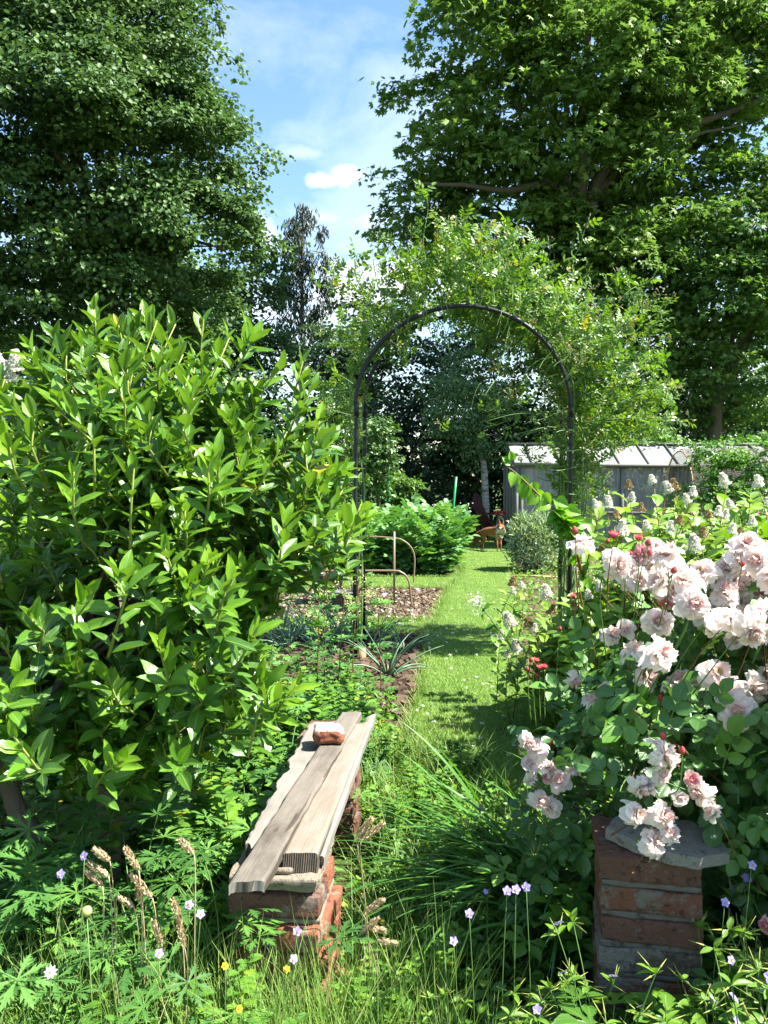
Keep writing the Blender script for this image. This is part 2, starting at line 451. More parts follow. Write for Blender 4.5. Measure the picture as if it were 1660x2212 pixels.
def merge(parts):
    V = []; Fc = []; U = []; n = 0
    for (v, f, u) in parts:
        V.append(v); U.append(u); Fc += [tuple(i + n for i in q) for q in f]; n += len(v)
    return (np.concatenate(V), Fc, np.concatenate(U))
def place(t, pos, ang, sc, wsc=None, tilt=0.0):
    v, f, u = t[:3]; v = v.copy(); v[:, 0] *= (wsc or sc); v[:, 1] *= sc; v[:, 2] *= sc
    ct, s_t = math.cos(tilt), math.sin(tilt); y = v[:, 1] * ct - v[:, 2] * s_t; z = v[:, 1] * s_t + v[:, 2] * ct; v[:, 1] = y; v[:, 2] = z
    c, s_ = math.cos(ang), math.sin(ang); x = v[:, 0] * c + v[:, 1] * s_; y = -v[:, 0] * s_ + v[:, 1] * c
    return (np.stack([x + pos[0], y + pos[1], v[:, 2] + pos[2]], 1), f, u)
leaflet_hi = strip([.03, .32, .46, .44, .27, 0], [0, .18, .42, .65, .86, 1], .16, .16, .01, 1, .06)
leaflet_lo = T_leaf
def pinnate(base, pairs, size, gap, endsize, ang=1.15, wr=1.0):
    parts = []
    for k in range(pairs):
        y = .22 + k * gap
        for s_ in (-1, 1):
            parts.append(place(base, (0, y, -.02), s_ * ang, size * (0.85 + .15 * k), size * wr * (0.85 + .15 * k), -.15))
    parts.append(place(base, (0, .22 + pairs * gap - gap * .4, 0), 0, endsize, endsize * wr))
    rach = (np.array([(-.012, 0, 0), (.012, 0, 0), (.006, .22 + pairs * gap - gap * .3, 0), (-.006, .22 + pairs * gap - gap * .3, 0)]), [(0, 1, 2, 3)], np.array([(.5, 0), (.5, 0), (.5, .3), (.5, .3)]))
    return merge(parts + [rach])
T_roseleaf = pinnate(leaflet_hi, 2, .38, .28, .44, 1.05, .78)
T_roseleaf_lo = pinnate(leaflet_lo, 2, .36, .26, .44, 1.0, .62)
T_potato = pinnate(T_leaf, 3, .34, .22, .42, 1.2, .95)
T_lance = strip([.02, .14, .20, .19, .11, 0], [0, .2, .42, .64, .85, 1], .2, .25, .0, 1)
T_lance_lo = T([(0, 0, 0), (-.5, .4, .05), (-.3, .75, .0), (0, 1, -.18), (.3, .75, 0), (.5, .4, .05)], [(0, 3, 2, 1), (0, 5, 4, 3)])
def palmate(lobes, lw, teeth, deep, seg=6, spread=2.4, rot_up=.2):
    """cut leaf: every lobe a toothed strip from the middle"""
    parts = []
    for i in range(lobes):
        a = (i / (lobes - 1) - .5) * 2 * spread
        ln = .55 * (1.0 - .28 * abs(a) / spread)
        ys = np.linspace(0, 1, seg)
        ws = np.interp(ys, [0, deep, .62, 1], [.03, .35 * lw, lw, .0])
        ws = ws * np.array([1 + (teeth if k % 2 else -teeth * .6) for k in range(seg)])
        st = strip(np.maximum(ws, 0.0), ys, .15, .18, .0, 1)
        parts.append(place(st, (0, 0, 0.002 * i), a, ln, ln, rot_up))
    return merge(parts)
def cutleaf():
    parts = []
    for i in range(7):
        a = (i / 6 - .5) * 2 * 2.35; ln = .55 * (1.0 - .25 * abs(a) / 2.35)
        main = strip([.015, .05, .08, .07, .05, 0], [0, .3, .5, .7, .87, 1], .1, .2, 0, 1)
        parts.append(place(main, (0, 0, .002 * i), a, ln, ln, .22))
        for (y, s_, l) in [(.38, -1, .36), (.42, 1, .38), (.58, -1, .30), (.62, 1, .28), (.76, -1, .18), (.78, 1, .17)]:
            sub = strip([.12, .13, .0], [0, .45, 1], .0, .1, 0, 1)
            z = math.sin(.22) * y * ln - .2 * y * y * ln + .002 * i + .001
            parts.append(place(sub, (math.sin(a) * y * ln, math.cos(a) * y * ln, z), a + s_ * .62, ln * l, ln * l * .95, .1))
    return merge(parts)
T_cut = cutleaf()
T_cranes = palmate(5, .30, .10, .35, 7, 1.95, .22)
T_palm_lo = merge([place(T_leaf, (0, 0, 0), a, l, l * .55, .2) for a, l in [(-1.9, .36), (-.95, .48), (0, .55), (.95, .48), (1.9, .36)]])

# ------------------------------------------------------------------ foliage generators
def rdir(n):
    v = rng.normal(size=(n, 3)); return unit(v)
def crown_leaves(g, blobs, tpl, leaf, wr, rc, per, dens, up=.55, droop=.35, mi=0, flat=.46, back=.45, spread=.42, minz=None, shell=(.72, 1.02)):
    """blobs: (centre, (rx,ry,rz)). domes of leaves set over the shell of each blob."""
    for (c, r) in blobs:
        c = np.array(tuple(c)); r = np.array(r if hasattr(r, '__len__') else (r, r, r), float)
        area = 4 * math.pi * ((r[0] * r[1]) ** 1.6 / 3 + (r[0] * r[2]) ** 1.6 / 3 + (r[1] * r[2]) ** 1.6 / 3) ** (1 / 1.6)
        nc = max(6, int(dens * area / (rc * rc)))
        steps = 5; nb = max(3, nc // steps)
        ub = rdir(nb); keep = (ub[:, 1] < .35) | (rng.random(nb) < back); ub = ub[keep]; nb = len(ub)
        gap = np.sin(ub[:, 0] * 5.1 + c[0]) * np.sin(ub[:, 2] * 6.3 + c[2]) + .5 * np.sin(ub[:, 1] * 9 + c[0] * 2)
        ub = ub[gap < rng.uniform(.45, 1.3, nb)]; nb = len(ub)
        reach = rng.uniform(.86, 1.12, nb)
        side = unit(np.cross(ub, [0, 0, 1.0]) + 1e-3)
        cc = []; u = []
        for q in range(steps):
            t = (q + .6) / steps
            rad_ = (shell[0] - .12 + (1.02 - shell[0] + .12) * t) * reach
            p_ = c + ub * r * rad_[:, None] + side * (rng.normal(0, .55, nb) * rc)[:, None]
            p_[:, 2] += rc * (.35 - 1.5 * t * t) + rng.normal(0, .25, nb) * rc
            cc.append(p_); u.append(ub)
        cc = np.concatenate(cc); u = np.concatenate(u); nc = len(u)
        rcs = rc * rng.uniform(.55, 1.35, nc)
        n = per
        idx = np.repeat(np.arange(nc), n)
        d = rdir(nc * n); d[:, 2] = np.abs(d[:, 2]) * 1.0 - .25
        d = unit(d + u[idx] * .55)
        pos = cc[idx] + d * np.array([1, 1, flat]) * (rcs[idx] * rng.uniform(.35, 1.12, nc * n) ** .6)[:, None]
        # a few twigs that stick out
        tw = rng.random(nc * n) < .10
        pos[tw] += (unit(u[idx][tw] + rng.normal(size=(tw.sum(), 3)) * .25) * (rcs[idx][tw] * rng.uniform(0, .8, tw.sum()))[:, None])
        nrm = unit(d * .6 + np.array([0, 0, up]) + rng.normal(size=(nc * n, 3)) * spread + u[idx] * .25)
        dr = unit(d * np.array([1, 1, .3]) + np.array([0, 0, -droop]) + rng.normal(size=(nc * n, 3)) * .45)
        L = leaf * rng.uniform(.65, 1.25, nc * n)
        if minz is not None:
            k = pos[:, 2] > minz; pos, nrm, dr, L = pos[k], nrm[k], dr[k], L[k]; idx = idx[k]
        shade = np.clip(rng.normal(.5, .2, len(pos)) + (rng.random(nc) * .4 - .2)[idx], 0, 1)
        g.inst(tpl, pos, dr, nrm, L, L * wr, shade, mi)

def limb(g, a, b, r0, r1, n=7, wob=.08, sides=7, sag=0.0):
    a = np.array(tuple(a)); b = np.array(tuple(b)); t = np.linspace(0, 1, n)[:, None]
    ln = np.linalg.norm(b - a)
    p = a + (b - a) * t + np.cumsum(rng.normal(size=(n, 3)) * wob * ln / n, axis=0) * np.sin(t * math.pi) ** .5
    p[:, 2] += sag * ln * (np.sin(t[:, 0] * math.pi))
    g.tube(p, r0 + (r1 - r0) * t[:, 0] ** .8, sides); return p
def tree_wood(base, fork, blobs, r0, per=4, bend=.05, twigr=.02, mat='bark', parent=None, sides=9):
    g = Geo()
    trunk = limb(g, base, fork, r0, r0 * .72, 9, bend, sides)
    br = Geo()
    for (c, r) in blobs:
        c = np.array(tuple(c)); f = trunk[-1 - random.randrange(2)]
        rm = np.mean(r) if hasattr(r, '__len__') else r
        p = limb(br, f, c, r0 * .42, r0 * .14, 8, .12, 7, .05)
        for k in range(per):
            q = c + rdir(1)[0] * rm * .85 * np.array([1, 1, .8])
            limb(br, p[random.randrange(3, 8)], q, r0 * .13, twigr * .5, 6, .12, 5, .04)
    t = g.build('trunk', MAT[mat], parent); b_ = br.build('branches', MAT[mat], parent)
    return t, b_

def blades(g, base, az, L, w, th0, bend, seg=4, rnd=None, mi=0, fold=0.0):
    """arched grass blades; th0 = lean at the foot, bend = added lean along the blade"""
    n = len(base); t = np.linspace(0, 1, seg + 1)
    az = np.broadcast_to(az, (n,)); L = np.broadcast_to(L, (n,)); w = np.broadcast_to(w, (n,)); th0 = np.broadcast_to(th0, (n,)); bend = np.broadcast_to(bend, (n,))
    th = th0[:, None] + bend[:, None] * (t[None, :-1] + .5 / seg)
    dl = (L / seg)[:, None]
    h = np.concatenate([np.zeros((n, 1)), np.cumsum(np.sin(th) * dl, 1)], 1)
    z = np.concatenate([np.zeros((n, 1)), np.cumsum(np.cos(th) * dl, 1)], 1)
    dx, dy = np.cos(az)[:, None], np.sin(az)[:, None]
    C = np.stack([base[:, 0:1] + h * dx, base[:, 1:2] + h * dy, base[:, 2:3] + z], -1)
    tw = rng.uniform(-.9, .9, n)[:, None]
    sx, sy = -np.sin(az + tw[:, 0])[:, None], np.cos(az + tw[:, 0])[:, None]
    prof = np.clip(np.minimum(.55 + t * 2.2, 1) * (1 - t ** 2.2), .02, 1)[None, :] * (w / 2)[:, None]
    S = np.stack([sx * prof, sy * prof, np.zeros_like(prof)], -1)
    V = np.stack([C - S, C + S], 2).reshape(-1, 3)
    m = (seg + 1) * 2
    q = np.array([[2 * k, 2 * k + 1, 2 * k + 3, 2 * k + 2] for k in range(seg)]).ravel()
    LL = (q[None] + (np.arange(n) * m)[:, None]).ravel()
    U = np.tile(np.stack([np.tile([0, 1], seg + 1), np.repeat(t, 2)], 1), (n, 1))
    if rnd is None: rnd = rng.random(n)
    g.add(V, LL, np.full(n * seg, 4), U, np.repeat(rnd, m), mi)

# ================================================================== SETTING
def soilmat(name, a, c, chips=False):
    b = MB(name); co = b.coord('Object'); n1 = b.noise(co, 9, 9, .65); n2 = b.noise(co, 60, 6, .6)
    col = b.mix(n1, a, c); col = b.mix(b.math('MULTIPLY', n2, .5), col, tuple(v * 1.6 for v in c))
    return b.out(b.bsdf(col, .95, .1, b.math('ADD', n1, b.math('MULTIPLY', n2, .5)), .9, .03))
MAT['soil'] = soilmat('dug_soil', (.05, .032, .021), (.115, .078, .054))
MAT['chipsoil'] = soilmat('mulched_soil', (.065, .045, .03), (.15, .11, .08))
def groundmat():
    b = MB('rough_ground'); co = b.coord('Object'); n1 = b.noise(co, 2.2, 8, .65); n2 = b.noise(co, 40, 5)
    col = b.ramp(n1, [(.3, (.045, .05, .02)), (.5, (.06, .10, .025)), (.7, (.09, .15, .035))])
    col = b.mix(b.math('MULTIPLY', n2, .5), col, (.05, .04, .02))
    return b.out(b.bsdf(col, .95, .1, n2, .8, .03))
MAT['ground'] = groundmat()
def lawnmat():
    b = MB('lawn_turf'); co = b.coord('Object'); n1 = b.noise(co, 2.5, 8, .65); n2 = b.noise(co, 90, 4); n3 = b.noise(b.coord('Object', (60, 22, 1)), 5, 3)
    col = b.ramp(n1, [(.3, (.11, .21, .035)), (.55, (.165, .28, .05)), (.75, (.23, .33, .08))])
    col = b.mix(b.math('MULTIPLY', n2, .55), col, (.05, .11, .02)); col = b.mix(b.math('MULTIPLY', n3, .25), col, (.30, .34, .13))
    return b.out(b.bsdf(col, .9, .15, b.math('ADD', n2, n3), 1.0, .02))
MAT['turf'] = lawnmat()

g = Geo()
xs = np.linspace(-150, 150, 61); V = np.array([(x, y, 0) for x in xs for y in np.linspace(-60, 240, 61)], float)
V[:, 2] = np.where(V[:, 1] > 40, (V[:, 1] - 40) * .004, 0)
g.grid(V, 61, 61, V[:, :2])
tag(g.build('ground', MAT['ground'], smooth=True), 'rough weedy garden ground under the plants', kind='structure')

def edge_l(y):   # left edge of the grass path
    return float(np.interp(y, [2.4, 3.4, 4.9, 6.7, 9.1, 11.7, 15, 24], [-.02, .06, .21, .36, .68, 1.13, 1.35, .5]))
def edge_r(y):
    return float(np.interp(y, [2.4, 3.4, 5.7, 10.3, 15, 24], [.5, .70, .97, 1.62, 2.45, 5.0]))
def slab_grid(g, f_l, f_r, y0, y1, ny, nx, z, rag=.02):
    V = []
    for y in np.linspace(y0, y1, ny):
        l, r = f_l(y), f_r(y)
        for i, k in enumerate(np.linspace(0, 1, nx)):
            x = l + (r - l) * k
            nzv = mnoise.noise(Vector((x * 3, y * 3, 1.7)))
            e = mnoise.noise(Vector((y * 7, i * 3.1, 0))) * rag
            zz = z + nzv * .008
            if i == 0: x = l - .025 + e; zz = -.01
            if i == 1: x = l + e
            if i == nx - 2: x = r + e
            if i == nx - 1: x = r + .025 + e; zz = -.01
            V.append((x, y, zz))
    V = np.array(V)
    # drop the ends down so the turf reads as a raised edge
    V = V.reshape(ny, nx, 3); V[0, :, 2] = -.01; V[-1, :, 2] = -.01; V = V.reshape(-1, 3)
    g.grid(V, ny, nx, V[:, :2])
gl = Geo()
slab_grid(gl, edge_l, edge_r, 2.4, 24, 300, 14, .045)
slab_grid(gl, lambda y: -6, lambda y: edge_l(y) + .0, 6.62, 7.32, 10, 120, .043, .03)
slab_grid(gl, lambda y: -6, lambda y: edge_l(y) + .0, 9.55, 10.75, 12, 120, .043, .03)
tag(gl.build('lawn', MAT['turf']), 'mown grass path and cross strips between the beds', kind='structure')
def bed(name, x0, fr, y0, y1, m, amp, label, nx=150, ny=110):
    V = []
    for x in np.linspace(0, 1, nx):
        for y in np.linspace(y0, y1, ny):
            X = x0 + (fr(y) - x0) * x
            z = .012 + amp * (mnoise.fractal(Vector((X * 7, y * 7, 0)), 1.0, 2.0, 4) * .5 + .4) + amp * .8 * max(0, mnoise.noise(Vector((X * 22, y * 22, 5))))
            V.append((X, y, z))
    g = Geo(); V = np.array(V); g.grid(V, nx, ny, V[:, :2])
    tag(g.build(name, m), label, kind='structure')
bed('soil_bed', -3.2, lambda y: edge_l(y) - .02, 4.2, 6.63, MAT['soil'], .035, 'dug brown soil of the onion bed')
bed('mulched_bed', -3.2, lambda y: edge_l(y) - .02, 7.31, 9.56, MAT['chipsoil'], .03, 'wood chip mulched soil behind the arch')
g = Geo()
V = np.array([(x, y, .012 + .03 * mnoise.noise(Vector((x * 6, y * 6, 2)))) for x in np.linspace(0, 1, 50) for y in np.linspace(0, 1, 120)])
ii = np.linspace(0, 1, 50); V = []
for a in ii:
    for y in np.linspace(2.5, 13, 120):
        x = edge_r(y) + .02 + a * 4.5; V.append((x, y, .015 + .03 * mnoise.noise(Vector((x * 6, y * 6, 2)))))
g.grid(np.array(V), 50, 120, np.array(V)[:, :2])
tag(g.build('border_soil', MAT['soil']), 'brown soil of the border right of the path', kind='structure')

# lawn blades (uncountable)
g = Geo()
def lawn_pts(n, y0, y1, f_l, f_r):
    u = rng.random(n); a = 1 / y0; b = 1 / y1
    y = 1 / (a + (b - a) * u)
    l = np.array([f_l(v) for v in y]); r = np.array([f_r(v) for v in y])
    x = l + (r - l) * rng.random(n)
    return np.stack([x, y, np.full(n, .042)], 1)
for (n, y0, y1, fl, fr) in [(95000, 2.4, 16, edge_l, edge_r), (22000, 6.62, 7.34, lambda y: -3, edge_l), (20000, 9.5, 10.8, lambda y: -3, edge_l), (8000, 16, 24, edge_l, edge_r)]:
    p = lawn_pts(n, y0, y1, fl, fr)
    k = .8 + .08 * p[:, 1]
    patch = np.array([mnoise.noise(Vector((a * 1.9, b * 1.9, 3))) for a, b in p[:, :2]]) * .35
    blades(g, p, rng.uniform(0, 6.28, n), rng.uniform(.013, .034, n) * (1 + patch), .0026 * k * rng.uniform(.7, 1.3, n), rng.uniform(.1, .9, n), rng.uniform(.2, 1.1, n), 2, np.clip(rng.beta(2, 2.4, n) + patch, 0, 1))
tag(g.build('lawn_grass', MAT['lawn']), 'short mown blades of the grass path', 'grass', kind='stuff')
g = Geo()
n = 5200   # longer fringe along the cut edges
y = rng.uniform(2.6, 14, n); side = rng.random(n) < .55
x = np.where(side, [edge_l(v) for v in y], [edge_r(v) for v in y]) + rng.normal(0, .025, n)
blades(g, np.stack([x, y, np.full(n, .02)], 1), rng.uniform(0, 6.28, n), rng.uniform(.05, .13, n), .004, rng.uniform(.1, .6, n), rng.uniform(.4, 1.4, n), 3)
for y0 in (6.62, 7.32, 9.55):
    n = 2600; x = rng.uniform(-2, edge_l(y0), n)
    blades(g, np.stack([x, y0 + rng.normal(0, .03, n), np.full(n, .02)], 1), rng.uniform(0, 6.28, n), rng.uniform(.04, .11, n), .005, rng.uniform(.1, .6, n), rng.uniform(.4, 1.4, n), 3)
tag(g.build('edge_grass', MAT['grass']), 'longer grass left along the cut lawn edges', 'grass', kind='stuff')
# clover heads in the lawn
g = Geo(); pts = lawn_pts(55, 3.6, 9.5, edge_l, edge_r)
for p in list(pts) + list(lawn_pts(30, 6.65, 7.3, lambda y: -1.6, edge_l)):
    n = 16; d = rdir(n); d[:, 2] = abs(d[:, 2])
    g.inst(T_small, np.tile(p + [0, 0, .025], (n, 1)) + d * .004, d, rdir(n), .010, .006, rng.uniform(.4, 1, n))
tag(g.build('clover_flowers', MAT['white']), 'tiny white clover heads scattered in the lawn', 'clover', kind='stuff')
# chips, stones and crumbs on the beds
def scatter(name, n, f_l, f_r, y0, y1, size, mats, label, cat, asp=(1, .5, .3)):
    g = Geo(); y = rng.uniform(y0, y1, n); x = np.array([f_l(v) + (f_r(v) - f_l(v)) * rng.random() for v in y])
    for i in range(n):
        s = size * rng.uniform(.4, 1.6)
        V = np.array([(-1, -1, -1), (1, -1, -1), (1, 1, -1), (-1, 1, -1), (-1, -1, 1), (1, -1, 1), (1, 1, 1), (-1, 1, 1)]) * .5 * s * np.array(asp) * rng.uniform(.5, 1.2, (8, 3))
        a = rng.uniform(0, 6.28); b_ = rng.normal(0, .35); c, s_ = math.cos(a), math.sin(a)
        V = V @ np.array([[math.cos(b_), 0, math.sin(b_)], [0, 1, 0], [-math.sin(b_), 0, math.cos(b_)]]) @ np.array([[c, s_, 0], [-s_, c, 0], [0, 0, 1]])
        g.add(V + np.array([x[i], y[i], .045]), [0, 3, 2, 1, 4, 5, 6, 7, 0, 1, 5, 4, 1, 2, 6, 5, 2, 3, 7, 6, 3, 0, 4, 7], [4] * 6, None, rng.random(), int(rng.random() < .05) if len(mats) > 1 else 0)
    tag(g.build(name, mats, smooth=False), label, cat, kind='stuff')
def rampmat(name, stops, rough=.9):
    b = MB(name); return b.out(b.bsdf(b.ramp(b.attr(), stops), rough, .2))
MAT['chip'] = rampmat('wood_chip', [(0, (.06, .038, .024)), (.5, (.125, .085, .055)), (.9, (.20, .15, .105)), (1, (.34, .28, .21))])
MAT['pale'] = rampmat('pale_stone', [(0, (.28, .25, .22)), (1, (.5, .48, .45))])
MAT['clod'] = rampmat('soil_clod', [(0, (.045, .03, .02)), (1, (.12, .082, .056))])
scatter('wood_chips', 3800, lambda y: -1.6, lambda y: edge_l(y) - .04, 7.34, 9.5, .042, [MAT['chip'], MAT['pale']], 'wood chips and pale bits strewn over the mulched bed', 'mulch')
scatter('soil_clods', 2600, lambda y: -1.2, lambda y: edge_l(y) - .04, 4.3, 6.6, .05, [MAT['clod'], MAT['clod']], 'crumbly brown clods on the onion bed', 'soil', (1, .8, .6))
scatter('bed_stones', 60, lambda y: -1.2, lambda y: edge_l(y) - .05, 4.6, 9.4, .05, [MAT['pale']], 'small pale stones lying on the beds', 'stones', (1, .8, .5))

# ================================================================== BACKGROUND TREES
def blob(px, py, rpx, D, dy=0, fy=1.0, fz=1.0):
    c = at(px, py, D + dy); m = (D + dy) / F
    return (c, (rpx * m, rpx * m * fy, rpx * m * fz))

def tree(name, label, cat, base, fork, blobs, r0, wood, leafm, leaf, wr, tpl, rc, per, dens, group=None, mat2=None, **kw):
    e = empty(name, base, label, cat, group)
    b = np.array(tuple(base))
    bl = [(Vector(np.array(tuple(c)) - b), r) for c, r in blobs]
    tree_wood((0, 0, 0), Vector(fork) - Vector(base), bl, r0, mat=wood, parent=e, per=kw.pop('limbs', 4))
    g = Geo()
    crown_leaves(g, bl, tpl, leaf, wr, rc, per, dens, **kw)
    g.build('crown', MAT[leafm], e)
    return e

# big linden on the left
D = 13.0
bl = [blob(40, 40, 330, D, .5), blob(190, -60, 235, D), blob(270, 170, 225, D, -.3), blob(320, 360, 222, D, -.2), blob(120, 330, 260, D, -1.0), blob(-180, 200, 300, D, 0),
      blob(420, 520, 120, D), blob(250, 560, 170, D, .8), blob(60, 640, 200, D, .6), blob(-120, 520, 200, D, -.4), blob(420, 660, 90, D, 1.2)]
tree('linden_tree', 'huge dense green tree rising behind the left shrub', 'tree', (at(225, 1040, 14).x, 14.2, 0), at(225, 520, 14.0), bl, .30, 'bark', 'linden', .072, .9, T_leaf, .40, 100, 1.12)
# lesser tree to its right
D = 19
bl = [blob(545, 560, 62, D), blob(500, 640, 80, D), blob(565, 700, 50, D), blob(520, 740, 90, D), blob(470, 800, 120, D)]
tree('rounded_tree', 'smaller leafy tree at the right edge of the huge left tree', 'tree', (at(520, 1040, 19).x, 19.4, 0), at(520, 800, 19.2), bl, .16, 'bark', 'linden', .10, .85, T_leaf, .40, 55, 1.0)
# dark hedge trees behind the shrub
def hedge(name, label, D, spec, leafm, leaf, rc, per, dens, group=None, tpl=T_leaf, r0=.12, cat='tree', wood='bark', **kw):
    bl = [blob(*s, D) for s in spec]
    x = at(spec[0][0], 1040, D).x
    return tree(name, label, cat, (x, D + .3, 0), (x, D + .3, max(.8, bl[0][0].z * .5)), bl, r0, wood, leafm, leaf, .75, tpl, rc, per, dens, group, limbs=3, **kw)
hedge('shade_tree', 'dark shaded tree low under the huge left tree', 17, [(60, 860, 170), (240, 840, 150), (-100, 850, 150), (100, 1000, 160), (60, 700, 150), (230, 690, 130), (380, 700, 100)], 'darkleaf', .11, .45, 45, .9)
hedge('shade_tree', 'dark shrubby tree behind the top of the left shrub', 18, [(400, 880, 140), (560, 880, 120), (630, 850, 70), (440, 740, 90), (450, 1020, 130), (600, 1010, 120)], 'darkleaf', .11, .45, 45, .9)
hedge('mid_green_shrub', 'light green bush tucked beneath the huge left tree', 14.5, [(385, 690, 48), (330, 720, 50), (420, 760, 60)], 'lightleaf', .075, .26, 45, 1.0, r0=.06, cat='shrub')
# eucalyptus
def eucalyptus():
    D = 26; base = Vector((at(655, 1040, D).x, D, 0)); e = empty('eucalyptus_tree', base, 'slender drooping grey green tree standing alone against the sky', 'tree')
    g = Geo(); top = at(655, 440, D) - base
    tr = limb(g, (0, 0, 0), top, .16, .03, 14, .035, 8); g.build('trunk', MAT['bark'], e)
    br = Geo(); lf = Geo(); m = D / F
    spec = [(655, 450, 34), (632, 480, 40), (672, 492, 40), (645, 520, 40), (690, 545, 26), (628, 545, 34), (655, 570, 30), (620, 600, 30), (704, 598, 22), (650, 620, 30), (625, 640, 36), (690, 640, 30), (655, 670, 40), (620, 690, 30), (690, 700, 26), (650, 720, 40), (612, 592, 18)]
    for (px, py, r) in spec:
        r *= .85; c = np.array(tuple(at(px, py, D + random.uniform(-.5, .5)) - base)); z = c[2] - .4
        i = int(np.argmin(abs(tr[:, 2] - z))); limb(br, tr[i], c, .035, .01, 6, .1, 5)
        for k in range(8):
            s = c + rdir(1)[0] * np.array([1, .8, .5]) * r * m * .9
            n = 26
            t = rng.random(n)
            pos = s + np.stack([rng.normal(0, .08, n), rng.normal(0, .08, n), -t * .55], 1)
            lf.inst(T_lance_lo, pos, np.stack([rng.normal(0, .35, n), rng.normal(0, .35, n), -np.ones(n)], 1), rdir(n), .20, .045)
            limb(br, c, s, .012, .006, 4, .1, 4)
    br.build('branches', MAT['bark'], e); lf.build('crown', MAT['euc'], e)
eucalyptus()
# maple on the right
D = 19.0
bl = [blob(1040, 40, 125, D, -.6), blob(1180, -20, 190, D), blob(965, 270, 128, D, -.3), blob(900, 400, 98, D), blob(925, 475, 100, D, .3), blob(1090, 420, 130, D, -.6), blob(1120, 230, 150, D, -1),
      blob(1280, 170, 200, D, -1.2), blob(1470, 20, 240, D), blob(1600, 130, 130, D, -.6), blob(1430, 220, 150, D, -1), blob(1330, 360, 150, D, -.9), blob(1500, 420, 130, D, .2), blob(1060, 560, 90, D, .5), blob(1400, 500, 120, D, .4), blob(1690, 170, 60, D, .2), blob(1600, 110, 130, D, .4), blob(1262, 590, 95, D, -1.6), blob(1180, 520, 80, D, -1.4), blob(1340, 520, 80, D, -1.5), blob(990, 600, 80, D, 1), blob(1150, 640, 110, D, 1)]
mp = tree('maple_tree', 'broad maple tree filling the upper right with visible forking limbs', 'tree', (at(1262, 1040, 19.4).x, 19.6, 0), at(1258, 480, 19.4), bl, .26, 'bark', 'maple', .135, 1.0, T_maple, .50, 48, .85, shell=(.60, 1.02))
g = Geo(); b0 = mp.location
for pts, r0, r1 in [([(1258, 500), (1250, 420), (1258, 350), (1262, 250), (1270, 120), (1290, -60)], .17, .06), ([(1255, 470), (1225, 400), (1212, 340), (1190, 200)], .15, .05), ([(1262, 480), (1290, 400), (1330, 330), (1420, 290), (1540, 250), (1680, 205)], .16, .05),
                    ([(1250, 430), (1180, 390), (1100, 410), (1000, 400), (900, 395)], .11, .03), ([(1262, 460), (1318, 380), (1380, 280), (1400, 150)], .15, .05), ([(1420, 300), (1480, 300), (1600, 270)], .06, .02)]:
    P = [at(x, y, 18.2 - .5 * random.random()) - b0 for x, y in pts]
    Q = []; 
    for i in range(len(P) - 1):
        for t in (0, .33, .66): Q.append(P[i].lerp(P[i + 1], t) + Vector(rdir(1)[0] * .05))
    Q.append(P[-1]); g.tube(Q, np.linspace(r0, r1, len(Q)), 8)
g.build('limb', MAT['bark'], mp)
# lighter leafy mass at the right
D = 17.8
hedge('sycamore_tree', 'bushy bright green tree at the right edge below the maple', D, [(1560, 480, 120), (1650, 400, 70), (1500, 620, 150), (1610, 650, 150), (1720, 520, 170), (1600, 800, 130), (1440, 740, 110)], 'lightleaf', .115, .48, 60, .95, tpl=T_maple, r0=.2)
hedge('sycamore_tree', 'bushy mid green tree behind the right shoulder of the rose arch', 18.2, [(1350, 640, 140), (1260, 620, 110), (1380, 560, 100), (1330, 780, 110), (1220, 560, 80)], 'lightleaf', .115, .48, 55, .9, tpl=T_maple, r0=.2)
hedge('dark_elder', 'dark tree with low branches right of the greenhouse roof', 22, [(1500, 870, 130), (1640, 800, 120), (1540, 780, 90), (1640, 880, 130), (1360, 880, 120), (1740, 900, 130)], 'darkleaf', .10, .42, 45, .9)
hedge('glossy_shrub', 'silvery glinting shrub behind the right end of the greenhouse', 18.5, [(1500, 905, 42), (1560, 900, 50), (1630, 890, 50), (1450, 890, 30)], 'birch', .07, .25, 50, 1.0, r0=.05, cat='shrub')
# dark mass behind the arch
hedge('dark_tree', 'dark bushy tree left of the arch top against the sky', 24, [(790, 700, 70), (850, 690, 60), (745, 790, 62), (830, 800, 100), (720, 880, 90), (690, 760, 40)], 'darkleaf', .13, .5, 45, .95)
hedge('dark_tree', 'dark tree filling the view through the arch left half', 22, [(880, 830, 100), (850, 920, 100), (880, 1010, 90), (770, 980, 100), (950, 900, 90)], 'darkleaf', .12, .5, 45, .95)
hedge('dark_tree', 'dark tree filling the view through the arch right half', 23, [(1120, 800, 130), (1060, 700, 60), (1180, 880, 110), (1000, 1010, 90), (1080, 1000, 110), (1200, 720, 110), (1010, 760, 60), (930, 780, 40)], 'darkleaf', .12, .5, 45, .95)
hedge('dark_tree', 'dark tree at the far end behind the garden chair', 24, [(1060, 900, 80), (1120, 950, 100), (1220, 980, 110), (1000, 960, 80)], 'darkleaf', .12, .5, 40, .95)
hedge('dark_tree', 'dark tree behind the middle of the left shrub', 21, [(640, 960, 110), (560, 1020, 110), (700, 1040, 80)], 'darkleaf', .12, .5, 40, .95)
for px, py in [(830, 1050), (960, 1060), (1150, 1050), (1290, 1010), (1430, 980), (1560, 980), (1700, 960)]:
    D = 25 + random.random()
    hedge('hedge_bush', 'dark hedge bush in the shade along the far boundary', D, [(px, py, 85), (px + 20, py - 80, 70), (px, py + 50, 80)], 'darkleaf', .13, .5, 40, 1.0, 'hedge bushes along the far boundary', cat='shrub', r0=.06)
